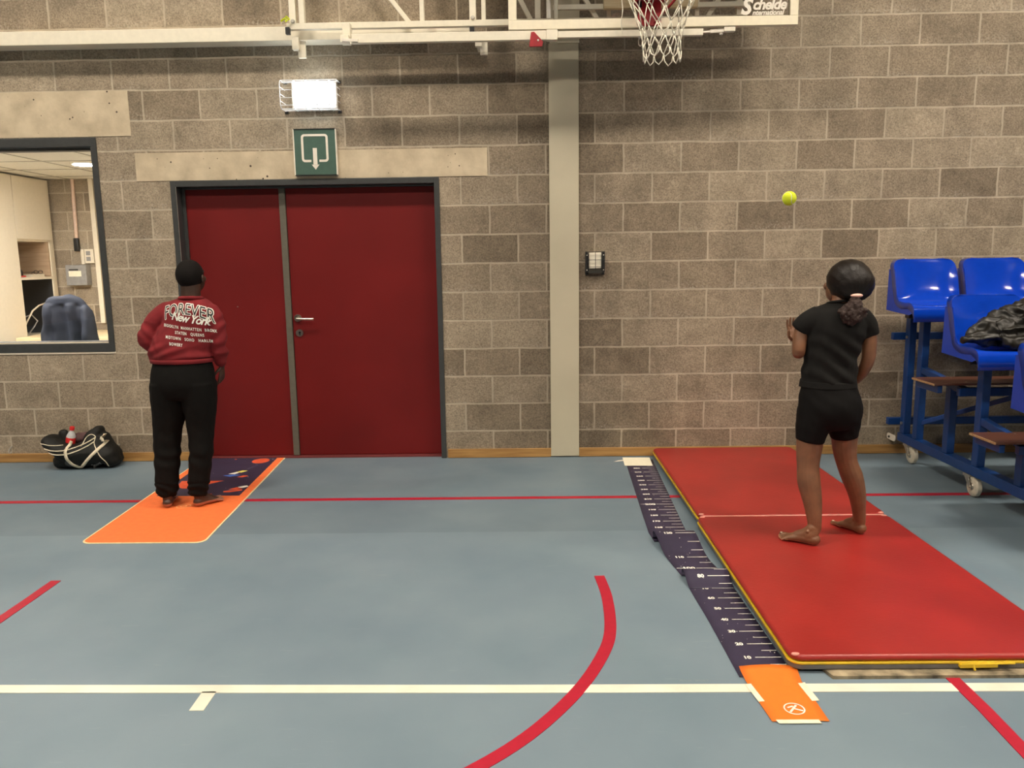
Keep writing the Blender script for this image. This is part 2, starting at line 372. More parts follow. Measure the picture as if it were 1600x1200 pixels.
def add_text(bm, s, size, fn, mi=0, **k):
    sub = k.pop('sub', 0)
    vs, fs = text_mesh(s, size, **k)
    if sub:                      # finer mesh, so that the print can follow a curved surface
        t2 = bmesh.new(); tv = [t2.verts.new((x, y, 0)) for x, y in vs]
        for f in fs:
            try: t2.faces.new([tv[i] for i in f])
            except ValueError: pass
        bmesh.ops.triangulate(t2, faces=t2.faces[:])
        for _ in range(sub):
            lg = [e for e in t2.edges if e.calc_length() > size*.22]
            if lg: bmesh.ops.subdivide_edges(t2, edges=lg, cuts=1, use_grid_fill=False); bmesh.ops.triangulate(t2, faces=t2.faces[:])
        t2.verts.index_update(); vs = [(v.co.x, v.co.y) for v in t2.verts]; fs = [tuple(v.index for v in f.verts) for f in t2.faces]; t2.free()
    V_ = [bm.verts.new(fn(x, y)) for x, y in vs]
    for f in fs:
        try: bm.faces.new([V_[i] for i in f]).material_index = mi
        except ValueError: pass
    return bm
def catmull(P, sub):
    out = []
    for i in range(len(P)-1):
        p0 = P[max(i-1, 0)]; p1 = P[i]; p2 = P[i+1]; p3 = P[min(i+2, len(P)-1)]
        for k in range(sub):
            t = k/sub
            out.append(tuple(.5*((2*b)+(-a+c)*t+(2*a-5*b+4*c-d)*t*t+(-a+3*b-3*c+d)*t**3) for a, b, c, d in zip(p0, p1, p2, p3)))
    out.append(tuple(P[-1])); return out
def limb(bm, P, sub=4, n=18, cap=1.0, side=(1, 0, 0)):
    """tapering limb: P = (x, y, z, r) or (x, y, z, rx, ry); rounded ends"""
    P = [tuple(p) if len(p) == 5 else (*p, p[3]) for p in P]
    Q = catmull(P, sub); side = Vector(side)
    pts = [Vector(q[:3]) for q in Q]; rings = []
    def ring(c, d, rx, ry):
        s = side-side.dot(d)*d
        if s.length < .2: s = Vector((0, 1, 0))-d.y*d
        s.normalize(); u = d.cross(s)
        rings.append([bm.verts.new(c+rx*math.cos(2*PI*k/n)*s+ry*math.sin(2*PI*k/n)*u) for k in range(n)])
    N_ = len(pts)
    d0 = (pts[1]-pts[0]).normalized(); d1 = (pts[-1]-pts[-2]).normalized()
    for a in (80, 60, 35):
        c, s_ = math.cos(math.radians(a)), math.sin(math.radians(a))
        ring(pts[0]-d0*min(Q[0][3], Q[0][4])*cap*s_, d0, Q[0][3]*c, Q[0][4]*c)
    for i in range(N_):
        ring(pts[i], (pts[min(i+1, N_-1)]-pts[max(i-1, 0)]).normalized(), Q[i][3], Q[i][4])
    for a in (35, 60, 80):
        c, s_ = math.cos(math.radians(a)), math.sin(math.radians(a))
        ring(pts[-1]+d1*min(Q[-1][3], Q[-1][4])*cap*s_, d1, Q[-1][3]*c, Q[-1][4]*c)
    for a, b in zip(rings, rings[1:]):
        for k in range(n): bm.faces.new((a[k], a[(k+1) % n], b[(k+1) % n], b[k]))
    bm.faces.new(rings[0][::-1]); bm.faces.new(rings[-1])
    return bm
def ball(bm, c, r, rot=None, n=20):
    r = r if isinstance(r, (tuple, list)) else (r, r, r)
    mt_ = Matrix.Translation(c) @ (rot if rot is not None else Matrix.Identity(4)) @ Matrix.Diagonal((*r, 1))
    bmesh.ops.create_uvsphere(bm, u_segments=n, v_segments=n//2+2, radius=1, matrix=mt_)
    return bm
def fuse(bm, voxel=.006, smooth=4, fac=.5):
    """melt the overlapping volumes of a bmesh into one continuous skin"""
    me = bpy.data.meshes.new('fuse'); bm.to_mesh(me); bm.free()
    o = bpy.data.objects.new('fuse', me); C.objects.link(o)
    r = o.modifiers.new('r', 'REMESH'); r.mode = 'VOXEL'; r.voxel_size = voxel
    if smooth:
        s = o.modifiers.new('s', 'SMOOTH'); s.iterations = smooth; s.factor = fac
    dg = bpy.context.evaluated_depsgraph_get(); e = o.evaluated_get(dg); m2 = e.to_mesh()
    out = bmesh.new(); out.from_mesh(m2); e.to_mesh_clear()
    bpy.data.objects.remove(o); bpy.data.meshes.remove(me)
    return out
def wrinkle(bm, fn):
    bm.normal_update()
    ds = [(v, v.normal.copy()*fn(v.co)) for v in bm.verts]
    for v, d in ds: v.co += d
    return bm
def nz(p, s, seed=0): return noise.noise(Vector((p.x*s+seed, p.y*s+seed*1.7, p.z*s-seed)))
def dup_tree(o, parent=None, d=(0, 0, 0)):
    c = o.copy(); C.objects.link(c); c.parent = parent
    for ch in o.children: dup_tree(ch, c)
    c.location = o.location+Vector(d); return c

# ================================================================ THE SETTING
# floor with the painted lines as its parts
fl = obj('floor', bx((-12, -12, -.1), (12, WY+.10, 0)), M['floor'], kind='structure', smooth=False)
def line_strip(pts, w, m_, name='court_line', z=.0012):
    bm = B(); L_ = []; n = len(pts)
    for i, p in enumerate(pts):
        a = Vector(pts[max(i-1, 0)]); b = Vector(pts[min(i+1, n-1)]); d = (b-a).normalized(); s = Vector((-d.y, d.x))*w/2
        L_.append((Vector(p)+s, Vector(p)-s))
    for (a, b), (c, d) in zip(L_, L_[1:]):
        prism(bm, [(a.x, a.y, .0002), (b.x, b.y, .0002), (d.x, d.y, .0002), (c.x, c.y, .0002)], (0, 0, z))
    bmesh.ops.remove_doubles(bm, verts=bm.verts[:], dist=1e-5)
    return obj(name, bm, m_, fl, smooth=False)
line_strip([(-5.2, 4.592), (2.2, 4.568), (6, 4.545)], .046, M['line_red'])
line_strip([(-5, 2.474), (-1.8, 2.455), (0, 2.436), (1.62, 2.430), (5, 2.42)], .050, M['line_white'], z=.0018)
line_strip([(-1.070, 2.430), (-1.068, 2.318)], .047, M['line_white'], z=.0018)
# three-point arc near the middle, its counterpart at the left edge, and the slanting line at lower right
arc = catmull([(.329, 3.381), (.340, 3.15), (.322, 2.86), (.275, 2.67), (.170, 2.43), (.020, 2.20), (-.135, 2.035), (-.30, 1.91), (-.5, 1.80)], 6)
line_strip(arc, .046, M['line_red'], z=.0022)
arc2 = catmull([(-2.150, 3.375), (-2.145, 2.98), (-2.11, 2.7), (-2.03, 2.45), (-1.9, 2.2)], 6)
line_strip([(-2.150, 3.375), (-2.148, 3.2), (-2.148, 2.95), (-2.19, 2.7)], .046, M['line_red'], z=.0022)
line_strip([(1.437, 2.54), (1.437, 2.3), (1.428, 2.09), (1.42, 1.6)], .046, M['line_red'], z=.0024)
bm = B(); add_text(bm, 'PULSE  SPORT', .016, lambda x, y: Vector((.565+x, 2.478+y, .0006)))
obj('floor_marking', bm, M['grey_print'], fl, smooth=False)

# block wall, pierced by a window and a double door
OX0, OX1, OZ = -2.44, -.572, 1.993            # door opening
WX0, WX1, WZ0, WZ1 = -5.0, -2.932, .81, 2.295  # window opening
wb = B(); T = .19
for a, b in (((-12, 0), (WX0, 7.2)), ((WX0, 0), (WX1, WZ0)), ((WX0, WZ1), (WX1, 7.2)), ((WX1, 0), (OX0, 7.2)), ((OX0, OZ), (OX1, 7.2)), ((OX1, 0), (.30, 7.2))):
    box(wb, (a[0], WY, a[1]), (b[0], WY+T, b[1]), 0)
box(wb, (.30, WY, 0), (12, WY+T, 7.2), 1)
wall = obj('wall_back', wb, [M['blocks_left'], M['blocks_right']], kind='structure', smooth=False)
obj('lintel', bx((-3.60, WY-.004, 2.300), (-2.686, WY+.1, 2.600)), M['concrete'], wall, smooth=False)
obj('lintel', bx((-4.6, WY-.004, 2.300), (-3.608, WY+.1, 2.600)), M['concrete'], wall, smooth=False)
obj('lintel', bx((-2.672, WY-.004, 1.996), (-.236, WY+.1, 2.184)), M['concrete'], wall, smooth=False)
pb = B(); box(pb, (.189, WY-.016, .008), (.392, WY+.05, 2.848)); box(pb, (.197, WY-.012, 2.848), (.398, WY+.05, 7.1))
obj('pillar', pb, M['pillar'], wall, bevel=.002, smooth=False)
# window sill line below the office window
obj('window_sill', bx((WX0, WY-.006, WZ0-.012), (WX1, WY+.05, WZ0+.002)), M['plaster'], wall, smooth=False)
for i, (a, b) in enumerate(((-12, OX0), (OX1+.012, .189), (.392, 12))):
    obj('baseboard_back' if not i else 'baseboard_back.%03d' % i, bx((a, WY-.014, .002), (b, WY, .066)), M['skirting'], kind='structure', bevel=.002, smooth=False)
# the rest of the hall, behind and beside the viewer
obj('wall_left', bx((-12.2, -12, 0), (-12, WY, 7.2)), M['gym_wall'], kind='structure', smooth=False)
obj('wall_right', bx((12, -12, 0), (12.2, WY, 7.2)), M['gym_wall'], kind='structure', smooth=False)
obj('wall_front', bx((-12, -12.2, 0), (12, -12, 7.2)), M['gym_wall'], kind='structure', smooth=False)
obj('ceiling', bx((-12, -12, 7.2), (12, WY, 7.4)), M['gym_ceil'], kind='structure', smooth=False)
L0 = None
for i, (x, y) in enumerate(LAMPS):
    if L0 is None:
        L0 = thing('hall_luminaire', 'long ceiling luminaire lighting the sports hall', 'ceiling light', (x, y, LAMP_Z), 'ceiling luminaires of the hall')
        h = bx((x-.85, y-.33, LAMP_Z), (x+.85, y+.33, LAMP_Z+.07)); box(h, (x-.6, y-.01, LAMP_Z+.07), (x-.58, y+.01, 7.179)); box(h, (x+.58, y-.01, LAMP_Z+.07), (x+.6, y+.01, 7.179))
        obj('housing', h, M['white_steel'], L0, smooth=False)
        obj('diffuser', bx((x-.80, y-.30, LAMP_Z-.012), (x+.80, y+.30, LAMP_Z-.001)), M['lamp_on'], L0, smooth=False)
    else:
        dup_tree(L0, None, (x-LAMPS[0][0], y-LAMPS[0][1], 0))

# ---------------------------------------------------------------- double door
dr = bpy.data.objects.new('door_1', None); C.objects.link(dr); dr.location = (-1.5, WY, 0); dr['kind'] = 'structure'
fb = B(); Yr = WY+.085
box(fb, (OX0, WY-.012, 0), (OX0+.040, WY+.15, OZ)); box(fb, (OX1-.036, WY-.012, 0), (OX1, WY+.15, OZ)); box(fb, (OX0+.040, WY-.012, OZ-.040), (OX1-.036, WY+.15, OZ))
box(fb, (OX0+.040, Yr-.012, 0), (OX0+.062, WY+.15, OZ-.04)); box(fb, (OX0+.062, Yr-.012, OZ-.052), (OX1-.036, WY+.15, OZ-.040))
obj('door_frame', fb, M['frame_grey'], dr, bevel=.0025, smooth=False)
obj('frame_edge', bx((OX0+.0385, WY-.0135, 0), (OX0+.041, WY-.010, OZ-.04)), M['aluminium'], dr, smooth=False)
L1 = bx((OX0+.062, Yr, .012), (-1.712, Yr+.05, OZ-.052)); R1 = bx((-1.668, Yr, .012), (OX1-.036, Yr+.05, OZ-.052))
lf = obj('door_leaf', L1, M['door_red'], dr, bevel=.003, smooth=False); rf = obj('door_leaf', R1, M['door_red'], dr, bevel=.003, smooth=False)
obj('cover_strip', bx((-1.714, Yr-.014, .012), (-1.670, Yr+.05, OZ-.052)), M['frame_light'], dr, bevel=.003, smooth=False)
obj('threshold', bx((OX0+.04, Yr-.05, 0), (OX1-.036, Yr+.07, .010)), mat('dull_red_threshold', (.16, .03, .03), .5), dr, smooth=False)
hb = B(); hx, hz = -1.628, 1.028
lathe(hb, (hx, Yr-.012, hz), [(.026, 0), (.026, .012)], 28, 'Y'); tube(hb, [(hx, Yr-.01, hz), (hx, Yr-.045, hz), (hx+.012, Yr-.055, hz-.002), (hx+.04, Yr-.056, hz-.005), (hx+.125, Yr-.052, hz-.007)], .0095, 12)
obj('door_handle', hb, M['steel'], rf, smooth=40)
kb = B(); lathe(kb, (-1.622, Yr-.010, .920), [(.026, 0), (.0265, .010)], 28, 'Y'); ck = obj('lock_rosette', kb, M['steel'], rf, smooth=40)
obj('keyhole', box(lathe(B(), (-1.619, Yr-.0125, .923), [(.008, 0), (.008, .004)], 14, 'Y'), (-1.6225, Yr-.0125, .903), (-1.6155, Yr-.0085, .922)), M['black'], ck, smooth=40)
obj('peg', lathe(B(), (-2.06, Yr-.006, 1.115), [(.004, 0), (.004, .006)], 10, 'Y'), M['steel'], lf, smooth=40)

# ---------------------------------------------------------------- office window
wn = bpy.data.objects.new('window_1', None); C.objects.link(wn); wn.location = (-3.9, WY, WZ0); wn['kind'] = 'structure'
fb = B()
for a, b, c, d in ((WX0, WZ1-.060, WX1, WZ1), (WX0, WZ0, WX1, WZ0+.062), (WX1-.042, WZ0+.06, WX1, WZ1-.06), (WX0, WZ0+.06, WX0+.05, WZ1-.06)):
    box(fb, (a, WY-.010, b), (c, WY+.05, d))
box(fb, (WX0, WY+.05, WZ1-.078), (WX1, WY+.12, WZ1)); box(fb, (WX0, WY+.05, WZ0), (WX1, WY+.12, WZ0+.072)); box(fb, (WX1-.048, WY+.05, WZ0), (WX1, WY+.12, WZ1))
obj('window_frame', fb, M['frame_grey'], wn, bevel=.003, smooth=False)
obj('glass_bead', bx((WX0+.05, WY+.020, WZ0+.062), (WX1-.042, WY+.032, WZ0+.070)), M['plaster'], wn, smooth=False)
obj('window_pane', bx((WX0+.03, WY+.036, WZ0+.05), (WX1-.03, WY+.042, WZ1-.05)), M['glass'], wn, smooth=False)

# ---------------------------------------------------------------- office behind the window
OB, OC = 8.6, 2.345
obj('wall_office_back', bx((-8, OB, 0), (-2.6, OB+.1, 2.9)), block_mat('concrete_blocks_office', .08), kind='structure', smooth=False)
obj('wall_office_right', bx((-2.7, WY+T, 0), (-2.6, OB, 2.9)), M['plaster'], kind='structure', smooth=False)
obj('wall_office_left', bx((-8.1, WY+T, 0), (-8, OB, 2.9)), M['plaster'], kind='structure', smooth=False)
obj('floor_office', bx((-8, WY+T, -.1), (-2.6, OB, 0)), mat('office_floor', (.2, .19, .17), .6), kind='structure', smooth=False)
oc = obj('ceiling_office', bx((-8, WY+.10, OC), (-2.6, OB, OC+.05)), M['ceil_tile'], kind='structure', smooth=False)
gb = B()
for k in range(9): box(gb, (-7.85+k*.6-.008, WY+.1, OC-.004), (-7.85+k*.6+.008, OB, OC+.002))
for k in range(5): box(gb, (-8, WY+.35+k*.6-.008, OC-.004), (-2.6, WY+.35+k*.6+.008, OC+.002))
obj('tile_grid', gb, M['tile_grid'], oc, smooth=False)
def downlight(x, y, label):
    t = thing('office_downlight', label, 'ceiling light', (x, y, OC-.02))
    obj('trim_ring', lathe(B(), (x, y, OC-.018), [(.12, 0), (.125, .018)], 24), M['white_steel'], t)
    obj('lens', lathe(B(), (x, y, OC-.022), [(.10, 0), (.10, .004)], 24), M['office_on'], t)
downlight(-3.95, 7.28, 'bright round downlight in the tiled ceiling beyond the office window')
pl = thing('office_light_panel', 'square light panel in the office ceiling nearest the tall cabinet', 'ceiling light', (-4.65, 6.25, OC-.02))
obj('panel_frame', bx((-4.95, 5.95, OC-.016), (-4.35, 6.55, OC-.002)), M['white_steel'], pl, smooth=False)
obj('panel_lens', bx((-4.92, 5.98, OC-.020), (-4.38, 6.52, OC-.016)), M['office_on'], pl, smooth=False)
pl = thing('office_light_panel', 'square light panel in the office ceiling over the coat-draped chair', 'ceiling light', (-3.6, 6.15, OC-.02))
obj('panel_frame', bx((-3.8, 5.95, OC-.016), (-3.4, 6.35, OC-.002)), M['white_steel'], pl, smooth=False)
obj('panel_lens', bx((-3.78, 5.97, OC-.020), (-3.42, 6.33, OC-.016)), M['office_on'], pl, smooth=False)
# tall cabinet on the office's left, its front facing the desk
cx = -5.06
cb = thing('office_cabinet', 'tall cream laminate cabinet with open shelf niche in the office', 'cabinet', (cx-.3, 7.3, 0))
bm = B(); box(bm, (cx-.62, 6.6, 0), (cx-.022, 7.90, 2.33)); box(bm, (cx-.62, 7.90, 1.68), (cx-.022, 8.50, 2.33)); box(bm, (cx-.62, 8.46, 0), (cx, 8.50, 1.68)); box(bm, (cx-.62, 7.90, 0), (cx-.58, 8.46, .70)); box(bm, (cx-.62, 8.50, 0), (cx-.02, 8.57, 2.33))
obj('carcass', bm, M['plaster'], cb, bevel=.002, smooth=False)
for a, b, z0, z1 in ((6.62, 7.24, .06, 2.32), (7.25, 7.925, .06, 2.32), (7.935, 8.50, 1.70, 2.32)):
    obj('door', bx((cx-.02, a, z0), (cx, b, z1)), M['plaster'], cb, bevel=.002, smooth=False)
obj('back_panel', bx((cx-.60, 7.92, 1.32), (cx-.57, 8.46, 1.68)), M['oak_light'], cb, smooth=False)
obj('side_panel', bx((cx-.57, 8.44, 1.32), (cx-.01, 8.458, 1.68)), M['oak_light'], cb, smooth=False)
obj('back_panel', bx((cx-.60, 7.92, .70), (cx-.57, 8.46, 1.29)), M['dark'], cb, smooth=False)
obj('side_panel', bx((cx-.57, 8.44, .70), (cx-.012, 8.458, 1.29)), M['dark'], cb, smooth=False)
obj('shelf', bx((cx-.57, 7.905, 1.29), (cx+.002, 8.46, 1.315)), M['plaster'], cb, smooth=False)
obj('shelf', bx((cx-.57, 7.905, .69), (cx+.002, 8.46, .715)), M['plaster'], cb, smooth=False)
ch = thing('cap', 'dark cap with a red front on the office cabinet shelf', 'cap', (cx-.15, 8.06, 1.316))
ball_ = B(); ball(ball_, (cx-.16, 8.06, 1.355), (.09, .075, .07)); bmesh.ops.bisect_plane(ball_, geom=ball_.verts[:]+ball_.edges[:]+ball_.faces[:], plane_co=(0, 0, 1.319), plane_no=(0, 0, 1), clear_inner=True)
obj('crown', ball_, M['black'], ch); bm = B(); prism(bm, [(cx-.14+.10*math.cos(a), 8.06+.06*math.sin(a), 1.318) for a in [k*PI/8-PI/2 for k in range(9)]], (0, 0, .014)); obj('peak', bm, M['bottle_red'], ch)
bm = bx((cx-.2, 8.20, 1.316), (cx-.05, 8.40, 1.345)); tag(obj('book', bm, M['plaster'], bevel=.002), 'thin pale book lying under glasses on the cabinet shelf', 'book')
gl = B(); tube(gl, [(cx-.05, 8.22+.035*(1+math.cos(a)), 1.365+.018*math.sin(a)) for a in [k*PI/8 for k in range(16)]], .003, 6, True); tube(gl, [(cx-.05, 8.30+.035*(1+math.cos(a)), 1.365+.018*math.sin(a)) for a in [k*PI/8 for k in range(16)]], .003, 6, True); tube(gl, [(cx-.05, 8.22, 1.368), (cx-.16, 8.22, 1.362), (cx-.17, 8.22, 1.35)], .0025, 6); tube(gl, [(cx-.05, 8.37, 1.368), (cx-.16, 8.37, 1.362), (cx-.17, 8.37, 1.35)], .0025, 6)
tag(obj('spectacles', gl, M['black']), 'dark-rimmed spectacles folded out on the thin pale book', 'glasses')
tag(obj('cable', tube(B(), [(cx-.1, 8.0, .73), (cx-.06, 8.02, .85), (cx-.02, 8.08, .97), (cx-.02, 8.2, 1.02), (cx-.05, 8.4, 1.04)], .008, 8), M['plaster']), 'loose white cable in the dark lower niche of the cabinet', 'cable')
tag(obj('cable', tube(B(), [(cx-.1, 8.1, .73), (cx-.05, 8.12, .80), (cx-.03, 8.16, .86), (cx-.05, 8.10, .93), (cx-.1, 8.02, .9)], .007, 8), M['grey_box']), 'grey looped cable below the white one in the niche', 'cable')
# boxes and conduits on the office back wall
def X_(a, b, z0, z1, d, m_, name, par=None, bevel=.003): return obj(name, bx((a, OB-d, z0), (b, OB, z1)), m_, par, bevel=bevel, smooth=False)
tag(obj('conduit', tube(B(), [(-4.815, OB-.02, 2.34), (-4.83, OB-.02, 1.58)], .019, 12), M['copper']), 'reddish vertical conduit pipe on the office block wall', 'pipe')
tag(X_(-4.80, -4.765, 1.44, 1.60, .02, M['plaster'], 'cable_duct'), 'short white cable duct above the grey enclosure', 'cable duct')
t = thing('enclosure', 'grey electrical enclosure with pale label on office wall', 'electrical box', (-4.83, OB, 1.21))
X_(-4.94, -4.715, 1.215, 1.435, .10, M['grey_box'], 'enclosure_box', t, .006); obj('label_plate', bx((-4.905, OB-.104, 1.31), (-4.77, OB-.10, 1.37)), M['paper'], t, smooth=False); obj('label_strip', bx((-4.90, OB-.103, 1.375), (-4.80, OB-.10, 1.39)), M['black'], t, smooth=False)
t = thing('double_socket', 'white double switch plate beside the office trunking', 'switch', (-4.71, OB, 1.44)); X_(-4.755, -4.655, 1.45, 1.60, .03, M['plaster'], 'face_plate', t)
for z in (1.475, 1.535): obj('rocker', bx((-4.735, OB-.034, z), (-4.69, OB-.03, z+.045)), M['grey_box'], t, smooth=False)
t = thing('wall_phone', 'small black handset hanging from a cord on office wall', 'handset', (-4.82, OB, 1.60)); obj('handset', bx((-4.855, OB-.05, 1.58), (-4.80, OB-.01, 1.72)), M['black'], t, bevel=.01); obj('cord', tube(B(), [(-4.83, OB-.02, 1.72), (-4.845, OB-.02, 1.85)], .004, 6), M['black'], t)
tag(obj('cable_trunking', bx((-4.645, OB-.03, .80), (-4.595, OB, 2.345)), M['plaster'], bevel=.003, smooth=False), 'tall white cable trunking running up the office wall', 'trunking')
tag(obj('corner_pipe', tube(B(), [(-4.54, OB-.03, 2.34), (-4.56, OB-.03, 1.06)], .014, 12), M['wire_white']), 'thin white pipe next to the cable trunking', 'pipe')
bm = bx((-4.585, OB-.02, .73), (-4.545, OB, 1.06))
tag(obj('perforated_rail', bm, M['dull_steel'], smooth=False), 'short perforated steel rail under the thin white pipe', 'rail')
dk = thing('office_desk', 'pale office desk against the back wall with a mug-free top', 'desk', (-4.6, 8.2, 0)); dk['label'] = 'pale wooden office desk against the block wall'
obj('desktop', bx((-5.04, 7.7, .69), (-3.3, OB-.01, .725)), M['pad'], dk, bevel=.003, smooth=False)
for x in (-5.0, -3.36):
    for y in (7.76, 8.52): obj('leg', bx((x-.02, y-.02, 0), (x+.02, y+.02, .69)), M['grey_box'], dk, smooth=False)
# office chair with a navy jacket over it
oc_ = thing('office_chair', 'black office chair under a navy jacket behind the window', 'chair', (-3.88, 6.75, 0))
bm = B(); limb(bm, [(-3.88, 6.68, .62, .19, .03), (-3.88, 6.66, .85, .20, .03), (-3.88, 6.64, 1.08, .17, .028)]); obj('backrest', fuse(bm, .012, 3), M['black'], oc_, smooth=True)
obj('seat', bx((-4.10, 6.72, .46), (-3.66, 7.16, .54)), M['black'], oc_, bevel=.03, seg=4); obj('column', tube(B(), [(-3.88, 6.94, .10), (-3.88, 6.94, .46)], .025, 12), M['dull_steel'], oc_)
for k in range(5):
    a = 2*PI*k/5+.3; ft = tube(B(), [(-3.88, 6.94, .10), (-3.88+.28*math.cos(a), 6.94+.28*math.sin(a), .07)], .016, 8); ll = obj('foot', ft, M['black'], oc_)
    cs = lathe(B(), (-3.88+.28*math.cos(a)-.012, 6.94+.28*math.sin(a), .028), [(.028, 0), (.028, .024)], 14, 'X'); obj('caster', cs, M['black'], ll)
obj('stem', bar(B(), (-3.88, 6.76, .5), (-3.88, 6.70, .70), .06, .012), M['black'], oc_)
bm = B()
limb(bm, [(-3.895, 6.66, .55, .245, .07), (-3.895, 6.66, .80, .235, .07), (-3.885, 6.65, 1.0, .215, .065), (-3.885, 6.64, 1.13, .165, .05)])
limb(bm, [(-4.06, 6.60, .60, .06), (-4.055, 6.60, .85, .055), (-4.03, 6.62, 1.05, .05)]); limb(bm, [(-3.68, 6.60, .60, .05), (-3.70, 6.60, .85, .05), (-3.74, 6.62, 1.05, .05)])
bm = fuse(bm, .012, 3); wrinkle(bm, lambda p: .022*math.sin(p.x*34+nz(p, 3)*3)*(1 if p.z < 1.1 else .3)+.008*nz(p, 12))
tag(obj('navy_jacket', bm, M['navy_cloth'], smooth=True), 'navy blue jacket draped over the office chair back', 'jacket')

# ---------------------------------------------------------------- emergency light and exit sign
t = thing('emergency_light', 'glowing bulkhead light in a white wire cage above the exit sign', 'light', (-1.41, WY, 2.44))
obj('housing', bx((-1.550, WY-.045, 2.450), (-1.245, WY, 2.620)), M['sign_white'], t, bevel=.006)
obj('diffuser', bx((-1.528, WY-.080, 2.478), (-1.272, WY-.045, 2.600)), M['emergency_on'], t, bevel=.008)
cg = B(); y0, y1 = WY-.005, WY-.125; xs = [-1.605+k*.0762 for k in range(6)]
for x in [-1.605, -1.52, -1.44, -1.36, -1.28, -1.228]:
    tube(cg, [(x, y0, 2.442), (x, y1+.02, 2.442), (x, y1, 2.462), (x, y1, 2.605), (x, y1+.02, 2.625), (x, y0, 2.625)], .0026, 6)
for z in (2.462, 2.51, 2.56, 2.605): tube(cg, [(-1.605, y1, z), (-1.228, y1, z)], .0026, 6)
for z in (2.442, 2.625):
    for y in (y0-.02, WY-.06, y1+.02): tube(cg, [(-1.605, y, z), (-1.228, y, z)], .0024, 6)
for x in (-1.605, -1.228):
    for z in (2.49, 2.535, 2.58): tube(cg, [(x, y0, z), (x, y1, z)], .0024, 6)
obj('wire_cage', cg, M['wire_white'], t)
for x in (-1.60, -1.235):
    for z in (2.436, 2.63): obj('clip', bx((x-.012, WY-.01, z-.008), (x+.012, WY, z+.008)), M['black'], t, smooth=False)
t = thing('exit_sign', 'dark green exit sign with white arrow above the red doors', 'sign', (-1.41, WY, 2.015))
sx0, sx1, sz0, sz1 = -1.557, -1.268, 2.017, 2.321
obj('panel', bx((sx0, WY-.028, sz0), (sx1, WY-.006, sz1)), M['sign_green'], t, bevel=.001)
obj('side_rail', bx((sx0-.004, WY-.033, sz0), (sx0+.003, WY, sz1)), M['sign_white'], t, smooth=False); obj('side_rail', bx((sx1-.003, WY-.033, sz0), (sx1+.004, WY, sz1)), M['sign_white'], t, smooth=False)
obj('end_rail', bx((sx0-.001, WY-.032, sz0-.004), (sx1+.001, WY, sz0+.002)), M['black'], t, smooth=False); obj('end_rail', bx((sx0-.001, WY-.032, sz1-.002), (sx1+.001, WY, sz1+.003)), M['black'], t, smooth=False)
bm = B(); cxs = (sx0+sx1)/2-.002; yf = WY-.0295
outer = rrect(cxs-.092, 2.103, cxs+.092, 2.288, .022); inner = rrect(cxs-.077, 2.118, cxs+.077, 2.273, .009)
for i in range(len(outer)):
    j = (i+1) % len(outer)
    (ax, az), (bx_, bz), (cx_, cz), (dx, dz) = outer[i], outer[j], inner[j], inner[i]
    if az < 2.119 and bz < 2.119 and abs(ax-bx_) > .05:        # the gap the arrow leaves through
        for s in (-1, 1):
            box(bm, (cxs+s*.028, yf-.001, 2.103), (cxs+s*.071, yf+.001, 2.118))
        continue
    prism(bm, [(ax, yf-.001, az), (bx_, yf-.001, bz), (cx_, yf-.001, cz), (dx, yf-.001, dz)], (0, .002, 0))
box(bm, (cxs-.014, yf-.001, 2.085), (cxs+.014, yf+.001, 2.196))
prism(bm, [(cxs-.027, yf-.001, 2.087), (cxs, yf-.001, 2.052), (cxs+.027, yf-.001, 2.087), (cxs+.010, yf-.001, 2.084), (cxs-.010, yf-.001, 2.084)], (0, .002, 0))
obj('arrow_symbol', bm, M['sign_white'], t, smooth=False)
# small caged lamp right of the pillar
t = thing('wall_lamp', 'small unlit wall lamp in a black grid guard beside the pillar', 'lamp', (.502, WY, 1.307))
obj('bracket', box(bx((.436, WY-.012, 1.309), (.456, WY, 1.470)), (.436, WY-.05, 1.328), (.452, WY, 1.466)), M['black'], t, bevel=.002); obj('bracket', box(bx((.550, WY-.012, 1.309), (.570, WY, 1.470)), (.554, WY-.05, 1.328), (.570, WY, 1.466)), M['black'], t, bevel=.002)
obj('opal_panel', bx((.460, WY-.035, 1.352), (.548, WY, 1.462)), M['bulk_glass'], t, bevel=.004)
obj('lower_box', bx((.456, WY-.03, 1.318), (.552, WY, 1.350)), mat('dark_lamp_base', (.05, .045, .035), .4), t)
bm = B()
for z in (1.364, 1.412, 1.467, 1.330): tube(bm, [(.437, WY-.05, z), (.570, WY-.05, z)], .0022, 6)
for x in (.457, .504, .551): tube(bm, [(x, WY-.05, 1.322), (x, WY-.05, 1.468)], .0022, 6)
obj('grid_guard', bm, M['black'], t)
for x in (.4455, .5605):
    for z in (1.343, 1.445): obj('screw', lathe(B(), (x, WY-.054, z), [(.0035, 0), (.0035, .006)], 8, 'Y'), M['sign_white'], t)
# two eye bolts low on the wall
for x, z, lb in ((-3.764, .092, 'rusty ring bolt low on the wall nearest the window corner'), (-2.968, .100, 'rusty ring bolt low on the wall behind the sports bag')):
    bm = B(); tube(bm, [(x, WY-.03+.012*math.cos(a), z+.016*math.sin(a)) for a in [k*PI/8 for k in range(16)]], .004, 8, True); tube(bm, [(x, WY, z+.028), (x, WY-.03, z+.016)], .005, 8)
    tag(obj('ring_bolt', bm, M['dull_steel']), lb, 'ring bolt')

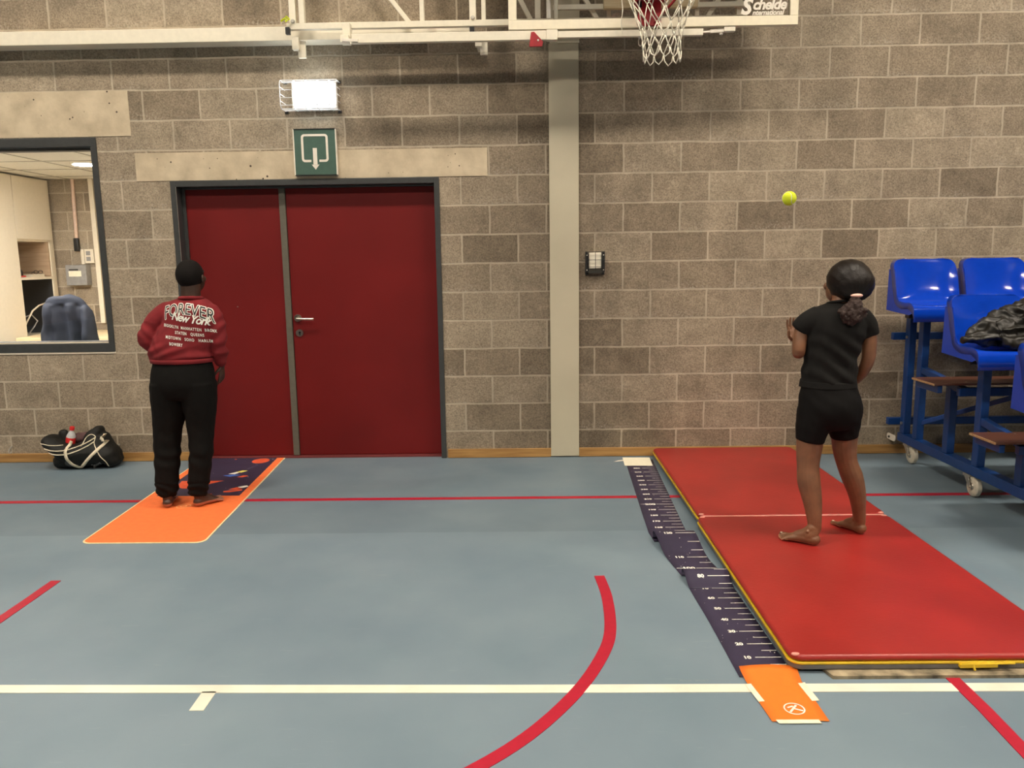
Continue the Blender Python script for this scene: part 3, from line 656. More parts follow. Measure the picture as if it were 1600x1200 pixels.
# ---------------------------------------------------------------- beam along the wall
t = thing('steel_beam', 'long cream box beam fixed along the block wall above the window', 'beam', (-4, 5.5, 2.868))
bm = bx((-8, 5.44, 2.868), (-.33, WY-.002, 2.956)); obj('beam_profile', bm, M['white_steel'], t, bevel=.004, smooth=False)
bm = B()
for x in (-6, -3.9, -1.9): box(bm, (x-.03, 5.50, 2.956), (x+.03, WY, 2.966))
obj('wall_bracket', bm, M['white_steel'], t, smooth=False)

# ---------------------------------------------------------------- basketball backstop
BS = thing('basketball_backstop', 'folded basketball backstop with cream steel frame, glass board, rim and net', 'basketball hoop', (.83, 5.3, 2.8))
W = M['white_steel']; bt = 5.35
def piece(name, fn, m_=W, par=BS, bevel=.002, **k):
    bm = B(); fn(bm); return obj(name, bm, m_, par, bevel=bevel, **k)
piece('lower_chord', lambda b: box(b, (-1.503, bt-.02, 2.906), (1.45, bt+.02, 2.944)))
piece('draw_bar', lambda b: (box(b, (-1.060, 5.203, 2.782), (.20, 5.240, 2.837)), box(b, (.20, 5.206, 2.792), (1.145, 5.236, 2.831))))
piece('sleeve', lambda b: box(b, (.165, 5.198, 2.779), (.235, 5.245, 2.840)))
for x, w_ in ((-1.462, .042), (-1.402, .036), (-.628, .028), (-.302, .042), (-.232, .028), (.115, .036), (.57, .028), (1.13, .03), (1.40, .036)):
    piece('upright', lambda b: box(b, (x-w_/2, bt-.018, 2.944), (x+w_/2, bt+.018, 4.3)))
piece('upright', lambda b: box(b, (.17, bt+.01, 2.944), (.20, bt+.05, 4.3)), M['dull_steel'])
for (x0, z0), (x1, z1) in (((-1.36, 3.75), (-.705, 2.93)), ((-.20, 3.45), (.075, 2.93)), ((.20, 3.40), (.50, 2.93)), ((.78, 3.5), (1.09, 2.94)), ((1.20, 2.94), (1.38, 3.2)), ((-1.0, 4.3), (-.3, 3.3))):
    piece('diagonal', lambda b: bar(b, (x0, bt, z0), (x1, bt, z1), .028, .03, (0, 1, 0)))
piece('top_chord', lambda b: box(b, (-1.48, bt-.02, 4.3), (1.45, bt+.02, 4.34)))
piece('cross_rail', lambda b: box(b, (.21, bt-.05, 2.986), (1.46, bt-.02, 3.016)))
for x in (-1.46, -.302):
    piece('pivot_bolt', lambda b: lathe(b, (x, bt-.030, 2.955), [(.011, 0), (.013, .004), (.013, .012)], 12, 'Y'), M['dull_steel'], smooth=40)
piece('clamp', lambda b: (box(b, (-1.135, 5.285, 2.815), (-1.085, 5.35, 2.93)), box(b, (-1.135, 5.21, 2.790), (-1.08, 5.29, 2.835))))
piece('latch', lambda b: (bar(b, (-1.12, 5.205, 2.802), (-1.02, 5.205, 2.796), .02, .018), tube(b, [(-1.07, 5.20, 2.80), (-1.065, 5.20, 2.772), (-1.055, 5.20, 2.80)], .005, 6)), M['sign_white'])
piece('guide_block', lambda b: box(b, (-1.495, 5.27, 2.862), (-1.468, 5.30, 2.905)), M['black'])
piece('guide_block', lambda b: box(b, (-.322, 5.30, 2.862), (-.292, 5.33, 2.895)), M['black'])
piece('swivel_rod', lambda b: (bar(b, (1.14, 5.22, 2.812), (1.20, 5.22, 2.815), .012, .012), bar(b, (1.19, 5.22, 2.816), (1.31, 5.22, 2.822), .014, .022), lathe(b, (1.26, 5.22, 2.795), [(.010, 0), (.012, .01)], 10)), M['sign_white'])
piece('end_block', lambda b: box(b, (1.275, 5.205, 2.812), (1.345, 5.24, 2.840)), W)
for x, z in ((-1.46, 2.80), (-.27, 2.80)):
    piece('wall_bracket', lambda b: (box(b, (x-.022, 5.36, z-.01), (x+.022, 5.40, z+.07)), box(b, (x+.008, 5.39, z-.055), (x+.058, 5.41, z+.05)), bar(b, (x, 5.40, z+.02), (x, WY, z+.02), .03, .03)), M['white_steel'])
piece('yellow_cord', lambda b: (tube(b, [(-1.53, 5.31, 2.952), (-1.50, 5.30, 2.965), (-1.485, 5.30, 2.955), (-1.50, 5.30, 2.945)], .006, 6), tube(b, [(-1.50, 5.30, 2.96), (-1.49, 5.29, 2.975), (-1.475, 5.31, 2.96)], .006, 6)), M['ball'], bevel=0)
# board
by = 5.20
fr = piece('board_frame', lambda b: (box(b, (-.072, by, 2.842), (1.73, by+.045, 2.898)), box(b, (-.072, by, 2.898), (-.020, by+.045, 3.95)), box(b, (1.680, by, 2.898), (1.73, by+.045, 3.95)), box(b, (-.072, by, 3.90), (1.73, by+.045, 3.95))), mat('board_frame_paint', (.84, .76, .58), .4, var=.02))
obj('board_glass', bx((-.02, by+.015, 2.898), (1.68, by+.027, 3.90)), M['glass'], BS, smooth=False)
piece('frame_strut', lambda b: box(b, (.216, by+.05, 2.90), (.240, by+.09, 3.9)))
piece('wooden_pad', lambda b: box(b, (.53, by+.06, 2.975), (1.12, by+.10, 3.06)), M['pad'])
bm = B()
add_text(bm, 'chelde', .086, lambda x, y: Vector((1.447+x, by+.008, 2.938+y)), align='LEFT', bold=.0028, shear=.25, spacing=.92)
add_text(bm, 'nternational', .042, lambda x, y: Vector((1.447+x, by+.008, 2.905+y)), align='LEFT', bold=.0012, shear=.25, spacing=.95)
add_text(bm, 'S', .13, lambda x, y: Vector((1.375+x, by+.008, 2.912+y)), align='LEFT', bold=.005, shear=.25)
obj('maker_lettering', bm, M['sign_white'], BS, smooth=False)
# rim and net
rx, ry, rz = .81, 4.80, 3.005
rim = piece('rim', lambda b: tube(b, [(rx+.228*math.cos(a), ry+.228*math.sin(a), rz) for a in [k*PI/24 for k in range(48)]], .009, 10, True), M['red_steel'], bevel=0, smooth=True)
piece('mount_plate', lambda b: (box(b, (.735, by-.03, 2.845), (.875, by, 3.10)), box(b, (.715, 5.03, 2.985), (.905, by, 2.998))), M['red_steel'], rim)
piece('brace', lambda b: (bar(b, (.63, 4.90, 2.995), (.775, by-.03, 2.86), .014, .01), bar(b, (.99, 4.90, 2.995), (.835, by-.03, 2.86), .014, .01)), M['red_steel'], rim)
piece('spring_box', lambda b: box(b, (.70, by-.035, 2.95), (.755, by-.01, 3.02)), M['black'], rim)
nb = B(); NL = 12; rows = [(3.0, .225), (2.905, .195), (2.81, .155), (2.73, .122), (2.66, .108), (2.60, .112)]
rnd = random.Random(3); nodes = []
for k, (z, r_) in enumerate(rows):
    nodes.append([Vector((rx+.010*k/5+r_*math.cos(2*PI*(i+.5*(k % 2))/NL)*(1+rnd.uniform(-.05, .05)), ry+r_*math.sin(2*PI*(i+.5*(k % 2))/NL)*(1+rnd.uniform(-.05, .05)), z+(rnd.uniform(-.010, .010) if k else 0))) for i in range(NL)])
for k in range(len(rows)-1):
    for i in range(NL):
        a = nodes[k][i]
        for j in ((i, i-1) if k % 2 == 0 else (i, i+1)):
            b_ = nodes[k+1][j % NL]; mid = (a+b_)/2+Vector((rnd.uniform(-.004, .004), rnd.uniform(-.004, .004), -.004))
            tube(nb, [a, mid, b_], .0032, 5)
for i in range(NL):
    a = nodes[-1][i]; b_ = nodes[-1][(i+1) % NL]; c_ = (a+b_)/2; dz = rnd.uniform(.045, .065)
    if i % 1 == 0: tube(nb, [a, (a*3+c_)/4-Vector((0, 0, dz*.6)), c_-Vector((0, 0, dz)), (b_*3+c_)/4-Vector((0, 0, dz*.6)), b_], .0036, 5)
obj('net', nb, M['net'], BS, smooth=True)
piece('loose_cord', lambda b: tube(b, catmull([(.622, 5.15, 3.2), (.628, 5.15, 3.0), (.634, 5.15, 2.93), (.626, 5.15, 2.86), (.636, 5.15, 2.79)], 4), .0028, 6), M['net'], bevel=0)
piece('carabiner', lambda b: (bar(b, (.757, 5.27, 2.85), (.759, 5.27, 2.80), .024, .02), tube(b, [(.762+.011*math.cos(a), 5.27, 2.775+.026*math.sin(a)) for a in [k*PI/8 for k in range(16)]], .0035, 6, True)), M['sign_white'], bevel=0)
piece('red_bracket', lambda b: prism(b, [(.056, 5.15, 2.728), (.136, 5.15, 2.728), (.143, 5.15, 2.757), (.088, 5.15, 2.816), (.068, 5.15, 2.814)], (0, .012, 0)), M['red_steel'])
piece('bracket_link', lambda b: (bar(b, (.075, 5.16, 2.805), (.075, 5.30, 2.83), .02, .02), lathe(b, (.112, 5.146, 2.765), [(.006, 0), (.006, .006)], 10, 'Y')), M['sign_white'])

# ================================================================ MATS AND STRIPS
# red folding gym mat: two panels
MZ = .012
t = thing('gym_mat', 'red vinyl folding gym mat with yellow edge under the girl', 'gym mat', (1.42, 4.0, MZ))
def panel(x0, x1, y0, y1, tip):
    out = rrect(x0, y0, x1, y1, .045, 7)
    def layer(z0, z1, infl, m_, nm, bev):
        cx_, cy_ = (x0+x1)/2, (y0+y1)/2
        o = [(cx_+(x-cx_)*(1+infl/(x1-x0)*2), cy_+(y-cy_)*(1+infl/(y1-y0)*2), z0) for x, y in out]
        return obj(nm, prism(B(), o, (0, 0, z1-z0)), m_, t, bevel=bev, seg=3)
    layer(MZ, MZ+.020, 0, M['mat_grey'], 'underside', .004)
    layer(MZ+.020, MZ+.028, .003, M['mat_yellow'], 'yellow_piping', .002)
    layer(MZ+.028, MZ+.052, 0, M['mat_red'], 'red_cover', .012)
panel(.905, 1.912, 2.528, 4.018, 0); panel(.920, 1.915, 4.030, 5.545, 1)
obj('hinge_seam', bx((.935, 4.016, MZ+.030), (1.895, 4.032, MZ+.0505)), M['seam_pink'], t, bevel=.004)
for x, y in ((.925, 2.545), (.932, 4.00), (.938, 4.05), (1.885, 4.00), (1.890, 4.05)):
    obj('corner_stitching', ball(B(), (x, y, MZ+.050), (.016, .010, .006), n=8), M['seam_pink'], t, smooth=True)
bm = B(); bar(bm, (1.475, 2.520, MZ+.017), (1.60, 2.518, MZ+.020), .014, .012); tube(bm, [(1.52, 2.515, MZ+.02), (1.522, 2.508, MZ+.005)], .004, 6); tube(bm, [(1.48, 2.517, MZ+.024), (1.66, 2.517, MZ+.026)], .004, 6)
obj('zip_tab', bm, M['mat_yellow'], t)
tag(obj('base_board', prism(B(), [(1.035, 2.487, 0), (2.35, 2.487, 0), (2.35, 2.80, 0), (1.0, 2.80, 0), (1.018, 2.545, 0)], (0, 0, .0118)), M['chip'], smooth=False), 'worn speckled board sticking out under the front of the red mat', 'board')

# measuring strip: a profile along y with two folds, edges given at both sides
prof = [(2.50, .002), (2.60, .0015), (3.18, .0015), (3.235, .004), (3.285, .018), (3.325, .034), (3.350, .040), (3.368, .036), (3.372, .022), (3.366, .010), (3.372, .003), (3.40, .002), (3.50, .003), (3.60, .006), (3.655, .014), (3.71, .030), (3.765, .046), (3.81, .052), (3.838, .047), (3.846, .034), (3.842, .018), (3.85, .007), (3.875, .002), (3.94, .0015), (5.45, .0015)]
P2 = [(q[0], max(.0015, q[1])) for q in catmull(prof, 5)]
def cum(P_):
    s = [0]
    for a, b in zip(P_, P_[1:]): s.append(s[-1]+math.hypot(b[0]-a[0], b[1]-a[1]))
    return s
S2 = cum(P2)
def interp(tb, y):
    for (a, va), (b, vb) in zip(tb, tb[1:]):
        if y <= b: return va+(vb-va)*max(0, (y-a))/(b-a)
    return tb[-1][1]
LE = [(2.5, .722), (2.93, .716), (3.25, .704), (3.36, .700), (3.45, .688), (3.60, .668), (3.81, .648), (3.95, .640), (5.28, .702), (5.5, .715)]
RE = [(2.5, .911), (3.20, .899), (3.36, .896), (3.53, .868), (3.81, .852), (3.95, .838), (5.22, .896), (5.5, .91)]
def at_s(s, u, lift=.0):
    for i in range(len(S2)-1):
        if s <= S2[i+1]:
            k = (s-S2[i])/(S2[i+1]-S2[i]); y = P2[i][0]+(P2[i+1][0]-P2[i][0])*k; z = P2[i][1]+(P2[i+1][1]-P2[i][1])*k
            ty, tz = P2[i+1][0]-P2[i][0], P2[i+1][1]-P2[i][1]; l = math.hypot(ty, tz); break
    x = interp(LE, y); x += (interp(RE, y)-x)*u
    return Vector((x, y-tz/l*lift, z+ty/l*lift))
def s_of_y(y):
    for i in range(len(P2)-1):
        if P2[i][0] <= y <= P2[i+1][0]: return S2[i]+(y-P2[i][0])/(P2[i+1][0]-P2[i][0])*(S2[i+1]-S2[i])
    return S2[-1]
st = thing('measuring_strip', 'navy measuring strip with white centimetre numbers, rumpled beside the red mat', 'measuring strip', (.8, 4, 0))
bm = B(); G = []
for s in S2: G.append([bm.verts.new(at_s(s, u)) for u in (0, .25, .5, .75, 1)])
for a, b in zip(G, G[1:]):
    for k in range(4): bm.faces.new((a[k], a[k+1], b[k+1], b[k]))
o = obj('strip', bm, M['navy'], st, smooth=True); sm = o.modifiers.new('solid', 'SOLIDIFY'); sm.thickness = .0011; sm.offset = -1
pr = B()
def quad(s0, s1, u0, u1, lift=.0018):
    a = [at_s(s0, u0, lift), at_s(s0, u1, lift), at_s(s1, u1, lift), at_s(s1, u0, lift)]; pr.faces.new([pr.verts.new(p) for p in a])
def tick(y, num=None, big=False, side=0):
    s = s_of_y(y)
    if s > S2[-1]-.02: return
    h = .0016
    if num is None: quad(s-h, s+h, .70, .99); return
    quad(s-h*1.2, s+h*1.2, .50, .99)
    if big: quad(s-h*1.2, s+h*1.2, .03, .30)
    sz = .030 if big else .022; uc = .42 if not big else .42
    vs, fs = text_mesh(str(num), sz*1.25, bold=.0013 if not big else .0018, align='RIGHT', spacing=1.02)
    V_ = [pr.verts.new(at_s(min(S2[-1], max(0, s+y_-sz*.42)), (uc if not big else .47)+x_/.2*1.05, .0018)) for x_, y_ in vs]
    for f in fs:
        try: pr.faces.new([V_[i] for i in f])
        except ValueError: pass
for n in range(5, 72, 5):
    yy = 2.533+n/100
    tick(yy, n if n % 10 == 0 else None)
tick(3.308, 80); tick(3.262); tick(3.405); tick(3.350)
tick(3.455, 100, True); tick(3.40)
tick(3.585, 110); tick(3.52); tick(3.655)
tick(3.795, 120); tick(3.72)
for n in range(150, 291, 5):
    yy = 2.4197+n/100*.999
    tick(yy, n if n % 10 == 0 else None, n == 200)
add_text(pr, '0', .020, lambda x, y: at_s(.045+y, .93+x/.2, .0018), bold=.001)
for k in range(70):
    s = random.uniform(.1, S2[-1]-.2); u = random.uniform(.03, .97); d = random.choice((.0012, .0016, .0022)); quad(s-d, s+d, u-d*4, u+d*4, .0017)
obj('printed_scale', pr, M['print_white'], st, smooth=False)
dc = B()
for (s, u, r_, c) in ((.045, .30, .020, 0), (.040, .52, .015, 1), (.062, .42, .010, 2)):
    vv = [dc.verts.new(at_s(max(.001, s+r_*.8*math.sin(a)), u+r_*6*math.cos(a), .0019)) for a in [k*PI/6 for k in range(12)]]
    dc.faces.new(vv).material_index = c
obj('printed_figure', dc, [M['coral'], M['print_blue'], M['print_white']], st, smooth=False)
# orange start sheet with tape
oz = thing('start_sheet', 'orange start sheet with a round white emblem taped to the floor', 'marker sheet', (.83, 2.38, 0))
bm = B(); rows_ = [(2.238, .003, .752, .928), (2.245, .0025, .751, .927), (2.35, .0025, .743, .926), (2.47, .0035, .736, .922), (2.530, .008, .734, .930), (2.556, .0115, .735, .934)]
G = []
for y, z, a, b in rows_: G.append([bm.verts.new((a+(b-a)*u, y+.004*math.sin(u*PI), z+(.004 if y > 2.5 else 0)*math.sin(u*PI))) for u in (0, .2, .4, .6, .8, 1)])
for a, b in zip(G, G[1:]):
    for k in range(5): bm.faces.new((a[k], a[k+1], b[k+1], b[k]))
o = obj('sheet', bm, M['orange'], oz, smooth=True); sm = o.modifiers.new('solid', 'SOLIDIFY'); sm.thickness = .001; sm.offset = -1
bm = B(); ecx, ecy, ez = .842, 2.305, .0048
def ring2(bm, cx, cy, r0, r1, z, n=36, sy=1):
    a = [[bm.verts.new((cx+r*math.cos(2*PI*k/n), cy+sy*r*math.sin(2*PI*k/n), z)) for k in range(n)] for r in (r0, r1)]
    for k in range(n): bm.faces.new((a[0][k], a[0][(k+1) % n], a[1][(k+1) % n], a[1][k]))
ring2(bm, ecx, ecy, .0285, .0330, ez)
for (x0, y0), (x1, y1), w_ in (((-.018, -.018), (.012, .020), .007), ((-.004, .002), (.024, -.012), .006), ((-.020, .006), (.000, .014), .006)):
    bar(bm, (ecx+x0, ecy+y0, ez), (ecx+x1, ecy+y1, ez), w_, .0004)
obj('round_emblem', bm, M['print_white'], oz, smooth=False)
for pts in (((.728, 2.452), (.748, 2.456), (.762, 2.350), (.742, 2.347)), ((.905, 2.456), (.930, 2.462), (.938, 2.352), (.914, 2.350)), ((.765, 2.246), (.897, 2.246), (.899, 2.226), (.769, 2.226))):
    obj('tape', prism(B(), [(x, y, .0038) for x, y in pts], (0, 0, .0006)), M['tape'], oz, smooth=False)
tag(obj('paper_sheet', prism(B(), [(.688, 5.285, .0035), (.880, 5.278, .0035), (.893, 5.50, .0035), (.700, 5.51, .0035)], (0, 0, .001)), M['paper'], smooth=False), 'blank cream paper covering the far end of the measuring strip', 'paper')
tag(obj('paper_scrap', prism(B(), [(.625, 5.40, .001), (.70, 5.425, .001), (.70, 5.455, .001), (.655, 5.43, .001)], (0, 0, .002)), M['sign_white'], smooth=False), 'small white scrap poking out beside the cream paper', 'paper')

# boy's orange and navy mat
bmat = thing('throwing_mat', 'orange and navy printed mat with cream edge under the boy', 'mat', (-2.0, 4.7, 0))
# local frame: origin near-right corner, u to the left, v towards the door
O = Vector((-1.672, 3.848)); ang = math.radians(90+3.05); V1 = Vector((math.cos(ang), math.sin(ang))); 
far = {'L': (-2.385, 5.655), 'R': (-1.770, 5.655)}; near = {'L': (-2.313, 3.853), 'R': (-1.660, 3.848)}
def mp_(u, v, z=.003):
    a = Vector(near['L']).lerp(Vector(near['R']), u); b = Vector(far['L']).lerp(Vector(far['R']), u); q = a.lerp(b, v); return Vector((q.x, q.y, z))
def uvpoly(u0, v0, u1, v1, r):
    ru, rv = r/.64, r/1.8; out = []
    for cu, cv, a0 in ((u1-ru, v1-rv, 0), (u0+ru, v1-rv, 90), (u0+ru, v0+rv, 180), (u1-ru, v0+rv, 270)):
        for k in range(7):
            a = math.radians(a0+15*k); out.append((cu+ru*math.cos(a), cv+rv*math.sin(a)))
    return out
obj('mat_edge', prism(B(), [mp_(u, v, .0005) for u, v in uvpoly(0, 0, 1, 1, .05)], (0, 0, .0030)), M['cream'], bmat, smooth=False)
obj('mat_field', prism(B(), [mp_(u, v, .0036) for u, v in uvpoly(.013, .005, .987, .996, .045)], (0, 0, .0006)), M['orange_mat'], bmat, smooth=False)
vn = (4.668-3.85)/1.805
obj('navy_field', prism(B(), [mp_(u, v, .0043) for u, v in ((.09, vn), (.905, vn), (.905, .985), (.09, .985))], (0, 0, .0004)), M['navy'], bmat, smooth=False)
pb = B()
def disc(u, v, r, mi, z=.0049, sq=1, n=28): pb.faces.new([pb.verts.new(mp_(u, v, z)+Vector((r*math.cos(2*PI*k/n), sq*r*math.sin(2*PI*k/n), 0))) for k in range(n)]).material_index = mi
def poly(pts, mi, z=.0049): pb.faces.new([pb.verts.new(Vector((x, y, z))) for x, y in pts]).material_index = mi
disc(.745, .925, .061, 0, sq=1.15)
poly([(-2.275, 5.005), (-1.99, 5.005), (-2.06, 4.93), (-2.13, 4.83), (-2.20, 4.83), (-2.25, 4.88)], 0)
poly([(-1.905, 4.765), (-1.80, 4.80), (-1.79, 4.775), (-1.86, 4.735), (-1.90, 4.74)], 0)
poly([(-1.89, 4.80), (-1.85, 4.85), (-1.81, 4.83), (-1.83, 4.79)], 0)
poly([(-1.845, 4.86), (-1.80, 4.89), (-1.78, 4.86), (-1.81, 4.83), (-1.84, 4.835)], 1)
poly([(-2.03, 5.17), (-1.99, 5.22), (-1.96, 5.20), (-1.98, 5.16)], 1)
poly([(-2.05, 5.13), (-1.98, 5.16), (-1.93, 5.14), (-1.99, 5.10)], 2)
poly([(-1.99, 5.22), (-1.96, 5.26), (-1.92, 5.25), (-1.95, 5.20)], 3)
poly([(-1.94, 5.09), (-1.91, 5.13), (-1.87, 5.12), (-1.90, 5.08)], 0)
poly([(-1.955, 5.26), (-1.95, 5.262), (-1.90, 5.40), (-1.94, 5.46), (-1.945, 5.458), (-1.905, 5.40)], 4)
for k in range(26): disc(random.uniform(.12, .88), random.uniform(vn+.02, .97), random.choice((.0025, .004)), random.choice((1, 4, 4)), n=6)
for u, v in ((.60, vn+.02), (.42, .955)): disc(u, v, .010, 0, n=12)
ring2(pb, -2.03, 4.462, .036, .042, .0049)
ring2(pb, -2.03, 4.462, .012, .020, .0049)
for f in list(pb.faces)[-72:]: f.material_index = 5
obj('printed_motifs', pb, [M['coral'], M['print_white'], M['print_blue'], M['print_yellow'], mat('faint_violet', (.16, .14, .22), .6), mat('pale_orange', (.92, .38, .14), .7)], bmat, smooth=False)

# ================================================================ TENNIS BALL in flight
bm = B(); ball(bm, (1.256, 3.80, 1.687), .033, n=32)
tb = thing('tennis_ball', 'yellow tennis ball in the air in front of the block wall', 'ball', (1.256, 3.80, 1.654))
obj('felt', bm, M['ball'], tb, smooth=True)
sp = []
for k in range(64):
    a = 2*PI*k/64; x, y, z = math.cos(a)+.35*math.cos(3*a), math.sin(a)-.35*math.sin(3*a), .94*math.sin(2*a); v = Vector((x, y, z)).normalized()*.0328; sp.append(Vector((1.256, 3.80, 1.687))+v)
obj('seam', tube(B(), sp, .0012, 6, True), M['print_white'], tb, smooth=True)

# ================================================================ GRANDSTAND
GS = thing('grandstand', 'blue wheeled grandstand with blue plastic bucket seats and brown footboards', 'grandstand', (3.4, 4.6, 0))
def stand_seat(ox, oy, oz):
    """bucket seat: ox = left edge, oy = front lip, oz = pan height"""
    bm = B(); Wd = .405; NU, NV = 16, 22; grid = []
    # side profile (y, z): top of the backrest, down, bend, pan, rolled front lip
    pr_ = catmull([(.337, .300), (.336, .298), (.335, .292), (.331, .278), (.322, .24), (.300, .15), (.274, .075), (.232, .024), (.16, .004), (.08, .006), (.025, .010), (.004, .002), (-.004, -.014), (-.006, -.034)], 3)
    nv = len(pr_)
    for j, (y, z) in enumerate(pr_):
        tv = j/(nv-1); row = []
        # plan width narrows to rounded top corners
        for i in range(NU+1):
            u = -1+2*i/NU
            wd = Wd/2
            x = u*wd; yy, zz = y, z
            kb_ = min(1, max(0, (z-.01)/.08)); kb_ = kb_*kb_*(3-2*kb_)
            kt_ = min(1, max(0, (.30-z)/.12))
            yy = y-.042*abs(u)**3*kb_*(.35+.65*kt_)
            zz = z+.022*abs(u)**4*(1-kb_)*min(1, max(0, y/.06))
            if z > .24:                                   # rounded top corners
                k_ = min(1, (z-.24)/.06); x = u*(wd-.055*(1-math.sqrt(max(0, 1-k_*k_))))
            row.append(Vector((ox+Wd/2+x, oy+yy, oz+zz)))
        grid.append(row)
    V_ = [[bm.verts.new(p) for p in r] for r in grid]
    for a, b in zip(V_, V_[1:]):
        for i in range(NU): bm.faces.new((a[i], a[i+1], b[i+1], b[i]))
    # skirt turned back behind the rest and down under the pan
    loop = [V_[j][0] for j in range(nv)]+V_[-1][1:]+[V_[j][NU] for j in range(nv-2, -1, -1)]+V_[0][-2:0:-1]
    lo = []
    for v in loop:
        rel = v.co.z-oz; ry_ = v.co.y-oy
        k = min(1, max(0, rel/.10))
        d = Vector((0, .055*k, -.055*(1-k)))
        lo.append(bm.verts.new(v.co+d))
    n = len(loop)
    for i in range(n): bm.faces.new((loop[i], loop[(i+1) % n], lo[(i+1) % n], lo[i]))
    return bm
def side_skirt(ox, oy, oz):
    """the deep moulded side cheeks of the seat"""
    bm = B()
    for x in (ox,):
        prism(bm, [(x, oy+.285, oz+.235), (x, oy+.368, oz+.235), (x, oy+.375, oz-.035), (x, oy+.06, oz-.050), (x, oy+.005, oz-.03), (x, oy+.02, oz+.012), (x, oy+.12, oz+.022), (x, oy+.20, oz+.030), (x, oy+.238, oz+.075)], (.003, 0, 0))
    return bm
def add_seat(ox, oy, oz):
    s = obj('seat', stand_seat(ox, oy, oz), M['blue_plastic'], GS, smooth=50); so = s.modifiers.new('solid', 'SOLIDIFY'); so.thickness = .005; so.offset = -1
    for x_ in (ox+.002, ox+.400): obj('side_cheek', side_skirt(x_, oy, oz), M['blue_plastic'], s, smooth=False)
    bm = B(); ring2(bm, 0, 0, .009, .011, 0, 16); bmesh.ops.rotate(bm, verts=bm.verts[:], matrix=Matrix.Rotation(PI/2-.15, 3, 'X')); bmesh.ops.translate(bm, verts=bm.verts[:], vec=(ox+.19, oy+.309, oz+.237)); box(bm, (ox+.17, oy+.314, oz+.262), (ox+.21, oy+.317, oz+.264))
    obj('moulded_mark', bm, M['blue_plastic'], s, smooth=False)
    return s
rowsS = [(4.945, 1.088), (4.215, .885), (3.53, .685)]
for rs in rowsS:
    for x in (2.435, 2.885, 3.335, 3.785, 4.235): add_seat(x, *rs)
F = M['blue_frame']
def fpiece(name, fn, m_=F, par=GS, bevel=.004, **k):
    bm = B(); fn(bm); return obj(name, bm, m_, par, bevel=bevel, **k)
fpiece('base_beam', lambda b: box(b, (2.62, 2.9, .128), (2.685, 5.44, .188)))
fpiece('base_beam', lambda b: box(b, (4.42, 2.9, .128), (4.485, 5.44, .188)))
for x in (2.65, 4.45):
    for y, z1 in ((5.395, 1.03), (5.215, 1.03), (4.835, .60), (4.505, .83), (4.10, .40), (3.80, .63)):
        fpiece('post', lambda b: box(b, (x-.024, y-.03, .188), (x+.024, y+.03, z1)))
fpiece('cross_rail', lambda b: box(b, (2.56, 5.455, .235), (5.0, 5.495, .285)))
fpiece('cross_rail', lambda b: box(b, (2.56, 5.455, .835), (5.0, 5.495, .885)))
fpiece('board_bearer', lambda b: (box(b, (2.60, 4.66, .575), (5.0, 4.70, .625)), bar(b, (2.65, 5.19, .66), (2.65, 4.68, .60), .04, .045)))
fpiece('board_bearer', lambda b: (box(b, (2.60, 4.06, .365), (5.0, 4.10, .415)), bar(b, (2.65, 4.48, .46), (2.65, 4.05, .40), .04, .045)))
fpiece('diagonal_brace', lambda b: bar(b, (2.66, 5.20, .30), (3.15, 4.75, .60), .03, .03))
for y, z in ((5.16, 1.028), (4.43, .822), (3.75, .62)):
    fpiece('seat_rail', lambda b: box(b, (2.5, y-.03, z-.02), (5.0, y+.03, z+.02)), M['black'])
for z, y0, y1 in ((.655, 4.655, 4.925), (.448, 4.01, 4.255), (.245, 3.35, 3.60)):
    fb_ = fpiece('footboard', lambda b: box(b, (2.445, y0, z-.013), (5.0, y1, z)), M['board_wood'], bevel=.002)
    fpiece('board_edge', lambda b: (box(b, (2.441, y0, z-.013), (2.445, y1, z-.001))), M['board_edge'], fb_, bevel=0)
    fpiece('screw', lambda b: [lathe(b, (x, y, z), [(.006, 0), (.005, .001)], 10) for x, y in ((2.66, y0+.05), (2.66, y1-.05))], M['steel'], fb_, bevel=0)
    fpiece('end_channel', lambda b: box(b, (2.47, y0+.01, z-.060), (2.50, y1-.01, z-.014)), M['blue_frame'], fb_)
def caster(x, y):
    c = fpiece('caster_fork', lambda b: (box(b, (x-.033, y-.03, .112), (x+.028, y+.03, .128)), prism(b, [(x-.030, y+.025, .115), (x-.030, y-.025, .115), (x-.030, y-.055, .05), (x-.030, y-.035, .05)], (.004, 0, 0)), prism(b, [(x+.022, y+.025, .115), (x+.022, y-.025, .115), (x+.022, y-.055, .05), (x+.022, y-.035, .05)], (.004, 0, 0)), lathe(b, (x-.036, y-.045, .061), [(.007, 0), (.007, .068)], 10, 'X')), M['dull_steel'], bevel=.001)
    w_ = fpiece('wheel', lambda b: lathe(b, (x-.018, y-.045, .061), [(.030, 0), (.052, 0), (.060, .006), (.060, .028), (.052, .034), (.030, .034)], 36, 'X'), M['wheel'], c, bevel=.002, smooth=40)
    fpiece('hub', lambda b: lathe(b, (x-.022, y-.045, .061), [(.018, 0), (.022, .004), (.022, .038), (.018, .042)], 20, 'X'), M['steel'], c, bevel=0, smooth=40)
caster(2.655, 5.325); caster(2.650, 4.565); caster(2.655, 3.60); caster(4.45, 5.325); caster(4.45, 3.6)
fpiece('hook_plate', lambda b: prism(b, [(2.612, y, z) for y, z in rrect(5.44, .115, 5.56, .158, .018)], (-.008, 0, 0)), M['sign_white'], bevel=.001)
fpiece('hook_pin', lambda b: lathe(b, (2.596, 5.52, .136), [(.008, 0), (.008, .01)], 10, 'X'), M['black'], bevel=0)
